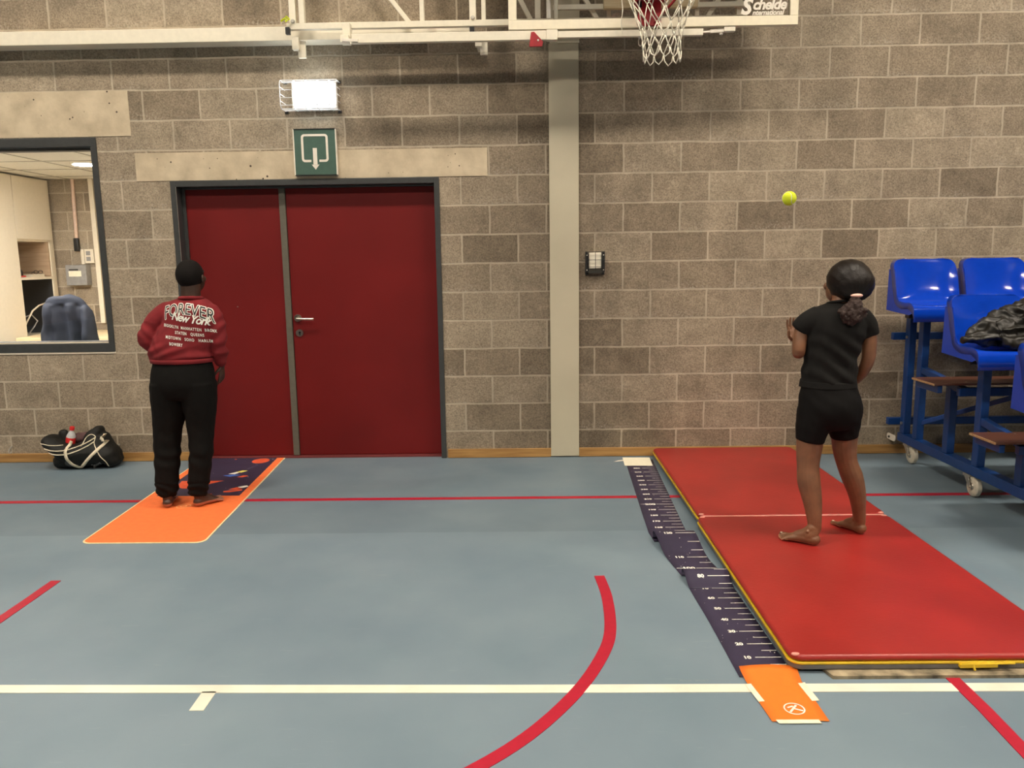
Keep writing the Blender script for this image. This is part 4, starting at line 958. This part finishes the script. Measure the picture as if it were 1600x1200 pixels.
fpiece('pipe_clip', lambda b: [tube(b, [(2.70, 5.30, z), (2.70, 5.30, z+.10)], .008, 8) for z in (.30, .74)]+[lathe(b, (2.618, 5.395, z), [(.010, 0), (.010, .008)], 10, 'X') for z in (.26, .86)], M['dull_steel'], bevel=0)

# black puffer jacket on the second row
bm = B()
limb(bm, [(2.42, 4.33, .945, .018), (2.50, 4.33, .965, .045), (2.60, 4.34, .985, .065), (2.72, 4.36, .99, .075), (2.90, 4.38, 1.0, .09), (3.20, 4.38, 1.0, .09)])
limb(bm, [(2.47, 4.36, .965, .030), (2.58, 4.38, 1.03, .045), (2.72, 4.41, 1.085, .055), (2.86, 4.43, 1.14, .060), (3.02, 4.44, 1.16, .065), (3.20, 4.43, 1.12, .07)])
limb(bm, [(2.60, 4.26, .945, .03), (2.75, 4.25, .955, .05), (2.95, 4.26, .96, .055), (3.10, 4.28, .96, .06)])
limb(bm, [(2.78, 4.34, 1.06, .05), (2.95, 4.33, 1.06, .06), (3.15, 4.33, 1.06, .06)])
limb(bm, [(2.85, 4.245, 1.0, .03), (2.95, 4.235, .995, .042), (3.06, 4.24, .985, .045)])
bm = fuse(bm, .007, 3)
wrinkle(bm, lambda p: .014*(1-abs(nz(Vector((p.x*.8, p.y, p.z*1.8)), 11))*3.0)-.004+.010*(.5-abs(nz(p, 24, 3))*2))
wrinkle(bm, lambda p: .005*math.sin((p.x*.6+p.z*1.4)*60+nz(p, 8)*5)*max(0, nz(p, 5, 2)+.2))
for v in bm.verts: v.co.z = max(v.co.z, .900 if v.co.y < 4.40 else .90)
tag(obj('puffer_jacket', bm, M['puffer'], smooth=True), 'crumpled black puffer jacket on the second row of blue seats', 'jacket')
# dark bag on the lower footboard
bm = B(); limb(bm, [(2.90, 4.13, .51, .05, .05), (3.0, 4.13, .53, .07, .06), (3.2, 4.13, .53, .08, .06)]); bm = fuse(bm, .008, 2)
for v in bm.verts: v.co.z = max(v.co.z, .4485)
wrinkle(bm, lambda p: .006*nz(p, 14) if p.z > .46 else 0)
t = thing('small_bag', 'black bag lying on the lower brown footboard of the stand', 'bag', (3.0, 4.13, .449)); obj('bag_body', bm, M['rubber_black'], t, smooth=True)
obj('bag_strap', tube(B(), catmull([(2.885, 4.09, .453), (2.875, 4.07, .49), (2.90, 4.06, .54), (2.95, 4.07, .57)], 5), .008, 8), M['black'], t)

# ================================================================ SPORTS BAG AND BOTTLE
t = thing('sports_bag', 'open black sports bag with cream piping and strap by the wall', 'bag', (-3.16, 5.40, 0))
bm = B()
limb(bm, [(-3.30, 5.42, .055, .06, .10), (-3.20, 5.42, .085, .085, .115), (-3.08, 5.43, .105, .10, .12), (-2.98, 5.43, .09, .085, .11), (-2.95, 5.43, .06, .06, .10)], side=(0, 0, 1))
limb(bm, [(-3.36, 5.40, .20, .045, .09), (-3.28, 5.39, .14, .06, .11), (-3.20, 5.40, .10, .08, .11)], side=(0, 0, 1))
limb(bm, [(-3.06, 5.43, .13, .10, .10), (-3.065, 5.45, .215, .075, .08), (-3.05, 5.45, .255, .04, .06)], side=(1, 0, 0))
limb(bm, [(-2.98, 5.45, .10, .06, .09), (-3.02, 5.46, .20, .045, .07)], side=(1, 0, 0))
bm = fuse(bm, .008, 3); wrinkle(bm, lambda p: .006*nz(p, 11)+.003*nz(p, 30))
for v in bm.verts: v.co.z = max(v.co.z, .001); v.co.y = min(v.co.y, WY-.018)
bag = obj('bag_body', bm, M['rubber_black'], t, smooth=True)
bag_tree = BVHTree.FromPolygons([v.co+wloc(t) for v in bag.data.vertices], [tuple(p.vertices) for p in bag.data.polygons])
bm = B(); limb(bm, [(-3.31, 5.47, .17, .05, .035), (-3.315, 5.475, .235, .035, .03)]); limb(bm, [(-3.37, 5.40, .185, .035, .06), (-3.40, 5.40, .205, .022, .05)], side=(0, 0, 1))
obj('lid_flap', fuse(bm, .007, 2), M['rubber_black'], t, smooth=True)
def on_bag(x, z, lift=.003):
    h = bag_tree.ray_cast(Vector((x, 4.5, z)), Vector((0, 1, 0)))
    return Vector((x, (h[0].y if h[0] is not None else 5.36)-lift, z))
def ribbon(pts, r, name, m_, fl=1.0): return obj(name, tube(B(), pts, r, 8), m_, t, smooth=True)
for P_ in ([(-3.365, .160), (-3.30, .152), (-3.22, .150), (-3.15, .165), (-3.08, .195), (-3.035, .222)], [(-3.335, .130), (-3.28, .124), (-3.21, .124), (-3.14, .140), (-3.08, .168), (-3.035, .196)]):
    ribbon([on_bag(x, z) for x, z in catmull(P_, 8)], .0042, 'stripe', M['strap'])
ribbon([on_bag(x, z) for x, z in catmull([(-3.12, .17), (-3.10, .22), (-3.065, .245), (-3.035, .225), (-3.03, .18), (-2.99, .12), (-2.95, .06), (-2.942, .02)], 8)], .0030, 'piping', M['strap'])
ribbon([on_bag(x, z) for x, z in catmull([(-3.395, .195), (-3.36, .195), (-3.31, .185), (-3.24, .182)], 6)], .0028, 'piping', M['strap'])
def strap_band(P_, w_, name='shoulder_strap', off=.010):
    bm = B(); Q = [on_bag(x, z, off) for x, z in catmull(P_, 8)]; G = []
    for i, q in enumerate(Q):
        d = (Q[min(i+1, len(Q)-1)]-Q[max(i-1, 0)]); d.y = 0; d.normalize(); s = Vector((-d.z, 0, d.x))*w_/2; G.append([bm.verts.new(q+s), bm.verts.new(q-s)])
    for a, b in zip(G, G[1:]): bm.faces.new((a[0], a[1], b[1], b[0]))
    o = obj(name, bm, M['strap'], t, smooth=True); s_ = o.modifiers.new('s', 'SOLIDIFY'); s_.thickness = .003
strap_band([(-3.19, .205), (-3.205, .17), (-3.20, .12), (-3.185, .06), (-3.155, .022), (-3.12, .030), (-3.07, .075), (-3.01, .135), (-2.975, .18), (-2.97, .215), (-3.00, .232)], .021)
obj('badge', prism(B(), [on_bag(-3.20+.028*math.cos(a), .05+.026*math.sin(a), .004) for a in [k*PI/9 for k in range(18)]], (0, .002, 0)), mat('dark_badge', (.05, .05, .045), .5), t)
bm = B(); add_text(bm, 'Sport', .036, lambda x, y: on_bag(-3.03+x*.95-y*.1, .022+y+x*.35, .005), bold=.001, shear=.3)
obj('bag_lettering', bm, M['grey_box'], t, smooth=False)
bt_ = thing('drink_bottle', 'clear drink bottle with red cap and label in the sports bag', 'bottle', (-3.23, 5.42, .17))
rotb = Matrix.Translation((-3.235, 5.40, .15)) @ Matrix.Rotation(.22, 4, 'Y')
def tilt(bm): bmesh.ops.transform(bm, matrix=rotb, verts=bm.verts[:]); return bm
obj('bottle_body', tilt(lathe(B(), (0, 0, 0), [(.026, 0), (.030, .01), (.030, .02), (.030, .085), (.022, .105), (.012, .122), (.012, .130)], 24)), M['bottle_clear'], bt_, smooth=True)
obj('label_wrap', tilt(lathe(B(), (0, 0, 0), [(.0305, .022), (.0312, .024), (.0312, .072), (.0305, .074)], 24)), M['bottle_red'], bt_)
obj('bottle_cap', tilt(lathe(B(), (0, 0, 0), [(.0155, .128), (.016, .132), (.016, .150), (.014, .153)], 20)), M['bottle_red'], bt_)
tag(obj('towel', wrinkle(fuse(limb(B(), [(-3.19, 5.44, .205, .03, .04), (-3.12, 5.44, .215, .035, .04)]), .006, 2), lambda p: .006*nz(p, 30)), mat('dark_pink_towel', (.10, .05, .05), .9), smooth=True), 'dark crumpled cloth tucked in the open sports bag', 'cloth')

# ================================================================ PEOPLE
def head_bm(bm, c, s, yaw=0, tilt=0):
    """skull, jaw, nose, brow, ears around c; s = face height scale; faces +y before yaw"""
    R = Matrix.Translation(c) @ Matrix.Rotation(yaw, 4, 'Z') @ Matrix.Rotation(tilt, 4, 'X')
    def e(p, r, rx=0): 
        m_ = R @ Matrix.Translation(Vector(p)*s) @ Matrix.Rotation(rx, 4, 'X') @ Matrix.Diagonal((r[0]*s, r[1]*s, r[2]*s, 1))
        bmesh.ops.create_uvsphere(bm, u_segments=20, v_segments=12, radius=1, matrix=m_)
    e((0, -.005, .020), (.074, .092, .080)); e((0, .028, -.035), (.060, .062, .070)); e((0, .052, -.075), (.036, .034, .026))
    e((0, .090, -.020), (.011, .016, .024), .2); e((0, .094, -.032), (.016, .012, .009)); e((0, .080, .016), (.050, .012, .012))
    e((0, .084, -.057), (.022, .010, .006)); e((0, .083, -.066), (.019, .010, .006))
    for k in (-1, 1):
        e((k*.037, .068, -.030), (.020, .018, .020)); e((k*.076, -.004, -.012), (.008, .018, .028)); e((k*.080, -.010, -.006), (.007, .012, .018))
    return R
def face_parts(par, R, s, lips):
    bm = B()
    for k in (-1, 1): ball(bm, R @ (Vector((k*.029, .074, .000))*s), .0125*s, n=14)
    eb = obj('eyes', bm, M['eye_white'], par, smooth=True)
    bm = B()
    for k in (-1, 1): ball(bm, R @ (Vector((k*.029, .082, .000))*s), .0062*s, n=12)
    obj('irises', bm, M['hair'], eb, smooth=True)
    bm = B(); ball(bm, R @ (Vector((0, .0905, -.0615))*s), (.017*s, .006*s, .006*s)); obj('mouth', bm, M['lips'], par, smooth=True)
    bm = B()
    for k in (-1, 1): tube(bm, [R @ (Vector((k*x, y, z))*s) for x, y, z in ((.014, .092, .022), (.030, .088, .027), (.044, .076, .021))], .0028*s, 6)
    obj('eyebrows', bm, M['hair'], par, smooth=True)
def hand_bm(bm, wrist, d, palm_n, s, curl=.5, left=True):
    """palm, four curled fingers of different length and a thumb leaving the side of the palm"""
    d = Vector(d).normalized(); n = Vector(palm_n); n = (n-n.dot(d)*d).normalized(); side = d.cross(n).normalized()*(1 if left else -1)
    w0 = Vector(wrist); pal = .075*s
    limb(bm, [(*(w0-d*.01), .017*s, .014*s), (*(w0+d*pal*.4), .028*s, .012*s), (*(w0+d*pal*.9), .031*s, .011*s)], sub=3, n=14, side=side)
    for k, (o_, ln, sp) in enumerate(((-.026, .058, -.10), (-.009, .068, -.03), (.009, .064, .04), (.025, .050, .12))):
        p = w0+d*pal*.92+side*o_*s; dd = (d+side*sp).normalized(); pts = [(*(p-dd*.012*s), .0078*s)]; q = p
        for j, fr in enumerate((.45, .32, .23)):
            a = curl*(.45+.5*j)
            dj = (dd*math.cos(a)+n*math.sin(a)).normalized(); q = q+dj*ln*fr*s*1.15; pts.append((*q, (.0074-.0009*j)*s))
        limb(bm, pts, sub=3, n=10, side=side)
    p = w0+d*pal*.22-side*.020*s; t1 = p+(d*.5-side*.62+n*.35).normalized()*.034*s; t2 = t1+(d*.85-side*.12+n*.5).normalized()*.030*s
    limb(bm, [(*p, .012*s), (*t1, .0092*s), (*t2, .0075*s)], sub=3, n=10)
def foot_bm(bm, heel, toe, s, z0, ankle):
    """heel & toe: floor points; ankle: the joint above; foot flat on z0"""
    h = Vector((heel[0], heel[1], z0)); t = Vector((toe[0], toe[1], z0)); f = (t-h).normalized(); L_ = (t-h).length; sd = Vector((f.y, -f.x, 0))
    limb(bm, [(*(h+f*.028*s+Vector((0, 0, .030*s))), .030*s, .029*s), (*(h+f*L_*.38+Vector((0, 0, .030*s))), .030*s, .028*s), (*(h+f*L_*.60+Vector((0, 0, .022*s))), .038*s, .021*s), (*(h+f*L_*.76+Vector((0, 0, .015*s))), .040*s, .014*s)], sub=4, n=16, side=sd)
    a = Vector(ankle); limb(bm, [(*a, .030*s, .032*s), (*(h+f*L_*.20+Vector((0, 0, .055*s))), .029*s, .034*s), (*(h+f*L_*.28+Vector((0, 0, .035*s))), .029*s, .034*s)], sub=4, n=16, side=sd)
    ball(bm, h+f*.055*s+sd*.024*s+Vector((0, 0, .066*s)), .0085*s, n=10); ball(bm, h+f*.055*s-sd*.024*s+Vector((0, 0, .071*s)), .0085*s, n=10)
    limb(bm, [(*(h+f*.040*s+Vector((0, 0, .085*s))), .024*s, .027*s), (*(h+f*.070*s+Vector((0, 0, .052*s))), .027*s, .028*s), (*(h+f*.115*s+Vector((0, 0, .034*s))), .030*s, .022*s)], sub=3, n=14, side=sd)
    return f, sd, L_
def toes_bm(bm, heel, toe, s, z0, big):
    h = Vector((heel[0], heel[1], z0)); t = Vector((toe[0], toe[1], z0)); f = (t-h).normalized(); L_ = (t-h).length; sd = Vector((f.y, -f.x, 0))*big
    for k, (o_, r_, ln) in enumerate(((.029, .0112, 1.0), (.0085, .0070, .985), (-.0085, .0066, .95), (-.0245, .0062, .90), (-.0385, .0058, .84))):
        a = h+f*L_*.70+sd*o_*.9*s+Vector((0, 0, .011*s)); b_ = h+f*(L_*ln-r_*s)+sd*o_*1.05*s+Vector((0, 0, max(.0085*s, r_*s)))
        limb(bm, [(*a, r_*s), (*((a+b_)/2+Vector((0, 0, .004*s))), r_*.95*s), (*b_, r_*s)], sub=3, n=10)
def skin_two(o, zlim, m2):
    o.data.materials.append(m2)
    lim = zlim-wloc(o.parent).z
    for p in o.data.polygons:
        if p.center.z < lim or (p.normal.z < -.6 and p.center.z < lim+.04): p.material_index = 1
def flat_to(bm, z0):
    for v in bm.verts: v.co.z = max(v.co.z, z0)
    return bm

# ---------------------------------------------------------------- the boy
by_ = thing('person', 'person in a red printed sweatshirt and black joggers facing the red doors', 'person', (-2.0, 4.48, .0055))
bm = B()
Rb = head_bm(bm, Vector((-1.900, 4.515, 1.350)), .92, yaw=-.12, tilt=.22)
limb(bm, [(-1.905, 4.50, 1.18, .056, .056), (-1.903, 4.495, 1.25, .053, .054), (-1.900, 4.50, 1.31, .054, .056)])
limb(bm, [(-1.975, 4.50, .80, .150, .10), (-1.96, 4.50, .95, .130, .095), (-1.92, 4.50, 1.10, .140, .09), (-1.905, 4.50, 1.19, .085, .07)])
limb(bm, [(-2.05, 4.50, 1.15, .042), (-2.13, 4.49, 1.07, .038), (-2.175, 4.47, .985, .033), (-2.11, 4.62, .965, .028), (-2.045, 4.73, .985, .022)])
limb(bm, [(-1.80, 4.50, 1.14, .042), (-1.772, 4.50, 1.05, .036), (-1.767, 4.50, .95, .032), (-1.778, 4.55, .87, .026), (-1.785, 4.575, .835, .021)])
for x0, x1, hx_ in ((-2.075, -2.115, -2.118), (-1.905, -1.915, -1.940)):
    limb(bm, [(x0, 4.50, .78, .078), (x0, 4.50, .66, .075), (x1, 4.505, .40, .052), (hx_, 4.48, .25, .046), (hx_, 4.465, .10, .032)])
hand_bm(bm, (-1.786, 4.578, .828), (-.10, .15, -1), (-1, .2, -.1), .88, .55, True)
hand_bm(bm, (-2.04, 4.735, .988), (.5, .8, .25), (0, -.2, 1), .88, .5, False)
HB = [((-2.103, 4.412), (-2.168, 4.612), 1), ((-1.952, 4.432), (-1.838, 4.600), -1)]
for (h_, t_, b_), ax in zip(HB, (-2.118, -1.940)):
    foot_bm(bm, h_, t_, .95, .0056, (ax, 4.462, .11)); toes_bm(bm, h_, t_, .95, .0056, b_)
bm = flat_to(fuse(bm, .0030, 2), .0056)
body = obj('body', bm, M['skin_boy'], by_, smooth=True); skin_two(body, .032, M['sole_boy'])
face_parts(by_, Rb, .92, None)
bm = B(); e_ = Rb @ Matrix.Translation(Vector((0, -.014, .018))) @ Matrix.Diagonal((.0725, .0865, .0840, 1))
ball(bm, (0, 0, 0), 1, n=40); bmesh.ops.transform(bm, matrix=e_, verts=bm.verts[:])
Ri = Rb.inverted(); bad = [v for v in bm.verts if (Ri @ v.co).z < -.058 or ((Ri @ v.co).y > .050 and (Ri @ v.co).z < .060) or ((Ri @ v.co).y > .0 and (Ri @ v.co).z < -.01)]
bmesh.ops.delete(bm, geom=bad, context='VERTS')
o = obj('hair', wrinkle(bm, lambda p: .0012*nz(p, 90)), M['hair'], by_, smooth=True); s_ = o.modifiers.new('s', 'SOLIDIFY'); s_.thickness = .006; s_.offset = -1
# sweatshirt
def cut(bm, co_, no_):
    bmesh.ops.bisect_plane(bm, geom=bm.verts[:]+bm.edges[:]+bm.faces[:], plane_co=co_, plane_no=no_, clear_outer=True); return bm
bm = B()
limb(bm, [(-1.985, 4.50, .880, .172, .120), (-1.985, 4.50, .915, .186, .128), (-1.968, 4.50, .975, .170, .122), (-1.935, 4.50, 1.04, .158, .115), (-1.915, 4.50, 1.12, .164, .112), (-1.908, 4.50, 1.175, .152, .098), (-1.905, 4.50, 1.210, .116, .080), (-1.904, 4.498, 1.228, .072, .064)], cap=.2, n=28)
limb(bm, [(-2.035, 4.50, 1.150, .066), (-2.095, 4.495, 1.115, .062), (-2.140, 4.485, 1.06, .056), (-2.165, 4.475, 1.00, .055), (-2.150, 4.53, .965, .050), (-2.09, 4.65, .968, .042), (-2.06, 4.70, .978, .036)])
limb(bm, [(-1.805, 4.50, 1.135, .066), (-1.778, 4.50, 1.085, .058), (-1.768, 4.50, 1.02, .050), (-1.766, 4.505, .955, .046), (-1.775, 4.54, .885, .040), (-1.785, 4.565, .855, .033)])
bm = fuse(bm, .0055, 5)
def sw(p):
    a = .0045*nz(p, 9)+.0025*nz(p, 22)
    # folds running up to the right across the lower back and bunching at the elbows
    if p.z < 1.0: a += .0065*math.sin((p.z*.95-(p.x+1.98)*.33)*95+3*nz(p, 5))*min(1, (1.0-p.z)/.06)*min(1, max(0, (p.z-.885)/.03))*(.5+nz(p, 4, 5))
    if p.x < -2.08 and p.z < 1.10: a += .0045*math.sin(p.z*70+p.x*60+4*nz(p, 7))*(.5+nz(p, 6, 8))
    if p.x > -1.80: a += .004*math.sin(p.z*80-p.x*50+4*nz(p, 7))*(.5+nz(p, 6, 2))
    return a
wrinkle(bm, sw)
swt = obj('sweatshirt', bm, M['sweater'], by_, smooth=True)
bm = B(); limb(bm, [(-1.984, 4.50, .862, .180, .127), (-1.984, 4.50, .885, .183, .130)], cap=.08, n=40, sub=2); obj('hem_rib', bm, M['sweater'], swt, smooth=True)
bm = B(); tube(bm, [(-1.904+.061*math.cos(a), 4.498+.060*math.sin(a), 1.230-.004*math.sin(a)) for a in [k*PI/16 for k in range(32)]], .0105, 10, True); obj('collar_rib', bm, M['sweater'], swt, smooth=True)
swtree = BVHTree.FromPolygons([v.co+wloc(by_) for v in swt.data.vertices], [tuple(p.vertices) for p in swt.data.polygons])
def on_sw(x, z, lift):
    h = swtree.ray_cast(Vector((x, 4.0, z)), Vector((0, 1, 0)))
    return Vector((x, (h[0].y if h[0] is not None else 4.40)-lift, z))
cxF = -1.893
def arch(x, y, sx=1.0):          # arched word: middle high, right end dropping further
    X = cxF+x*.74; u = x/.165
    z = 1.142-.034*u*u-.012*u+y*(1+.18*u*u)
    return X, z
bm = B()
for k in range(12):              # the cream outline: the word set off by a few millimetres all round
    dx, dz = .0036*math.cos(k*PI/6), .0036*math.sin(k*PI/6)
    add_text(bm, 'FOREVER', .088, lambda x, y: on_sw(arch(x, y)[0]+dx, arch(x, y)[1]+dz, .0012+.00003*k), spacing=1.04, sub=4)
obj('print_outline', bm, M['print_white'], swt, smooth=False)
bm = B(); add_text(bm, 'FOREVER', .088, lambda x, y: on_sw(*arch(x, y), .0024), spacing=1.04, sub=4); obj('print_word', bm, M['black'], swt, smooth=False)
bm = B(); add_text(bm, 'New York', .066, lambda x, y: on_sw(-1.882+x*.80, 1.097+y-x*.16, .0038), bold=.0014, shear=.45, spacing=.86, sub=4); obj('script_print', bm, M['print_white'], swt, smooth=False)
bm = B()
for s__, xc, z_, w_ in (('BROOKLYN  MANHATTEN  BRONX', -1.892, 1.056, .0225), ('STATEN   QUEENS', -1.888, 1.025, .0225), ('MIDTOWN   SOHO   HARLEM', -1.898, .994, .0225), ('BOWERY', -1.960, .968, .0225)):
    add_text(bm, s__, w_, lambda x, y: on_sw(xc+x*.66, z_+y*1.05-x*.10, .0018), bold=.0006, spacing=1.25)
obj('small_print', bm, M['print_white'], swt, smooth=False)
# joggers
bm = B()
limb(bm, [(-1.985, 4.50, .868, .166, .118), (-1.985, 4.50, .82, .178, .130), (-1.988, 4.495, .75, .184, .138), (-1.99, 4.50, .68, .176, .120)], cap=.3, n=26)
limb(bm, [(-2.078, 4.50, .74, .098, .125), (-2.082, 4.50, .64, .100, .112), (-2.088, 4.50, .565, .094, .100), (-2.106, 4.502, .46, .079, .088), (-2.112, 4.49, .33, .073, .080), (-2.118, 4.475, .20, .066, .074), (-2.122, 4.468, .115, .063, .070), (-2.120, 4.462, .075, .052, .058)], cap=.3)
limb(bm, [(-1.900, 4.50, .74, .100, .125), (-1.900, 4.50, .64, .096, .112), (-1.902, 4.50, .565, .088, .100), (-1.908, 4.502, .46, .073, .088), (-1.912, 4.49, .33, .066, .080), (-1.925, 4.475, .20, .059, .072), (-1.936, 4.468, .115, .057, .068), (-1.938, 4.462, .075, .049, .056)], cap=.3)
bm = fuse(bm, .006, 5)
def jg(p):
    a = .004*nz(p, 7)+.002*nz(p, 25)
    if p.z < .16: a += .0035*math.sin(p.z*170+nz(p, 9)*6)
    elif p.z < .46: a += .004*math.sin(p.z*60+p.x*30+nz(p, 6)*4)*max(0, 1-abs(p.z-.30)/.16)
    return a
jog = obj('joggers', wrinkle(bm, jg), M['black_fabric'], by_, smooth=True)

# ---------------------------------------------------------------- the girl
MT = MZ+.0525
gi = thing('person', 'person with ponytail in black t-shirt and shorts standing barefoot on red mat', 'person', (1.44, 3.68, MT))
bm = B()
Rg = head_bm(bm, Vector((1.500, 3.715, 1.285)), .96, yaw=.35, tilt=.28)
limb(bm, [(1.465, 3.68, 1.14, .050, .048), (1.475, 3.682, 1.19, .043, .043), (1.490, 3.70, 1.25, .044, .046)])
limb(bm, [(1.44, 3.68, .74, .118, .09), (1.44, 3.68, .86, .105, .085), (1.448, 3.68, 1.0, .112, .085), (1.462, 3.68, 1.12, .115, .075), (1.468, 3.68, 1.165, .07, .055)])
limb(bm, [(1.345, 3.68, 1.135, .040), (1.300, 3.685, 1.07, .034), (1.285, 3.665, .985, .0295), (1.294, 3.70, .972, .0295), (1.318, 3.79, .990, .024), (1.331, 3.845, 1.000, .018)])
limb(bm, [(1.585, 3.68, 1.12, .040), (1.612, 3.68, 1.05, .035), (1.612, 3.67, .95, .031), (1.602, 3.695, .88, .027), (1.585, 3.745, .82, .020)])
limb(bm, [(1.380, 3.68, .70, .075), (1.362, 3.67, .60, .066), (1.352, 3.665, .50, .058), (1.348, 3.655, .43, .051, .053), (1.350, 3.640, .355, .0525, .056), (1.362, 3.618, .27, .044, .047), (1.368, 3.600, .19, .034, .037), (1.372, 3.598, .14, .030, .034)], sub=5)
limb(bm, [(1.520, 3.69, .70, .073), (1.530, 3.70, .60, .064), (1.540, 3.71, .50, .056), (1.556, 3.715, .43, .049, .052), (1.586, 3.715, .355, .050, .054), (1.615, 3.72, .27, .041, .045), (1.632, 3.73, .19, .032, .036), (1.640, 3.735, .14, .029, .033)], sub=5)
hand_bm(bm, (1.331, 3.850, 1.004), (-.16, .35, .88), (.25, -.9, .35), .84, .45, True)
hand_bm(bm, (1.583, 3.75, .812), (-.35, .45, -.85), (-.8, -.2, .3), .86, .6, True)
HG = [((1.385, 3.560), (1.225, 3.690), 1, (1.372, 3.598, .15)), ((1.655, 3.702), (1.585, 3.885), -1, (1.640, 3.735, .15))]
for h_, t_, b_, ank in HG:
    foot_bm(bm, h_, t_, .95, MT, (ank[0], ank[1], MT+.10)); toes_bm(bm, h_, t_, .95, MT, b_)
bm = flat_to(fuse(bm, .0030, 2), MT)
body = obj('body', bm, M['skin_girl'], gi, smooth=True); skin_two(body, MT+.012, mat('skin_sole_girl', (.46, .22, .12), .5))
bm = B()
for h_, t_, b_, ank in HG:
    h = Vector((*h_, MT)); t__ = Vector((*t_, MT)); f = (t__-h).normalized(); L_ = (t__-h).length; sd = Vector((f.y, -f.x, 0))*b_
    ball(bm, h+f*(L_-.012)+sd*.0255+Vector((0, 0, .0195)), (.0065, .0065, .003), n=10)
obj('toenails', bm, M['strap'], gi, smooth=True)
face_parts(gi, Rg, .96, None)
bm = B()
ball(bm, (1.511, 3.690, 1.305), (.099, .104, .097), n=32); ball(bm, (1.520, 3.665, 1.290), (.094, .090, .088), n=32); ball(bm, (1.505, 3.63, 1.255), (.055, .05, .045), n=20)
bm = fuse(bm, .006, 5)
Ri = Rg.inverted(); bmesh.ops.delete(bm, geom=[v for v in bm.verts if (Ri @ v.co).y > .052 and (Ri @ v.co).z < .060], context='VERTS')
wrinkle(bm, lambda p: .0007*math.sin(math.atan2(p.x-1.507, abs(p.z-1.235)+.02)*26+nz(p, 20)*1.5))
hr = obj('hair', bm, M['hair_girl'], gi, smooth=True); s_ = hr.modifiers.new('s', 'SOLIDIFY'); s_.thickness = .008; s_.offset = -1
bm = B(); ball(bm, (1.507, 3.588, 1.2385), (.027, .020, .0095), n=24); obj('hair_tie', bm, M['pink'], hr, smooth=True)
bm = B(); rp = random.Random(5)
limb(bm, [(1.506, 3.598, 1.228, .020), (1.498, 3.578, 1.190, .038, .026), (1.486, 3.574, 1.160, .052, .028), (1.468, 3.575, 1.132, .038, .022)])
for k in range(60):
    a = rp.uniform(0, 6.28); r_ = rp.uniform(.2, 1); ball(bm, (1.486+.060*r_*math.cos(a), 3.575+rp.uniform(-.018, .018), 1.163+.036*r_*math.sin(a)), rp.uniform(.008, .014), n=8)
bm = fuse(bm, .0045, 1); wrinkle(bm, lambda p: .007*nz(p, 70)+.004*nz(p, 160)); obj('ponytail', bm, M['hair_puff'], hr, smooth=True)
# t-shirt
bm = B()
limb(bm, [(1.436, 3.68, .835, .126, .108), (1.436, 3.68, .87, .128, .108), (1.438, 3.68, .93, .122, .100), (1.444, 3.68, 1.00, .129, .100), (1.456, 3.68, 1.08, .142, .100), (1.463, 3.68, 1.130, .144, .088), (1.468, 3.68, 1.170, .110, .072), (1.470, 3.68, 1.195, .062, .052)], cap=.3, n=28)
limb(bm, [(1.375, 3.68, 1.135, .056), (1.325, 3.68, 1.112, .052), (1.292, 3.688, 1.078, .0455)], cap=.25)
limb(bm, [(1.560, 3.68, 1.130, .058), (1.596, 3.68, 1.095, .052), (1.611, 3.68, 1.050, .0455)], cap=.25)
bm = fuse(bm, .0050, 4)
def te(p):
    a = .0025*nz(p, 12)
    if p.z < 1.10: a += .0105*math.sin((p.z+.62*max(0, p.x-1.36))*88+3.0*nz(p, 4, 4))*min(1, (1.10-p.z)/.10)*(.3+.7*min(1, max(0, (p.x-1.30)/.18)))*(.7+.8*nz(p, 4, 9))
    return a
wrinkle(bm, te)
tee = obj('t_shirt', bm, M['tee'], gi, smooth=True)
bm = B(); limb(bm, [(1.434, 3.68, .808, .1315, .1125), (1.434, 3.68, .840, .1265, .1085)], cap=.05, n=48, sub=4); wrinkle(bm, lambda p: .0020*math.sin(p.x*45+p.y*30)); obj('shirt_hem', bm, M['tee'], tee, smooth=True)
bm = B(); tube(bm, [(1.470+.056*math.cos(a), 3.682+.050*math.sin(a), 1.200-.012*math.sin(a)) for a in [k*PI/16 for k in range(32)]], .006, 8, True); obj('neck_rib', bm, M['tee'], tee, smooth=True)
# shorts
bm = B()
limb(bm, [(1.436, 3.68, .83, .120, .104), (1.437, 3.675, .77, .136, .116), (1.443, 3.668, .71, .148, .124), (1.447, 3.675, .66, .148, .112)], cap=.5, n=26)
limb(bm, [(1.378, 3.675, .70, .080, .108), (1.366, 3.67, .62, .076, .092), (1.355, 3.668, .548, .064, .074)], cap=.12)
limb(bm, [(1.515, 3.685, .70, .080, .108), (1.524, 3.70, .62, .074, .090), (1.532, 3.702, .558, .062, .072)], cap=.12)
bm = fuse(bm, .0055, 14); wrinkle(bm, lambda p: .0016*nz(p, 12)+.0008*math.sin(p.z*90+p.x*60+nz(p, 8)*3))
obj('shorts', bm, M['shorts'], gi, smooth=True)
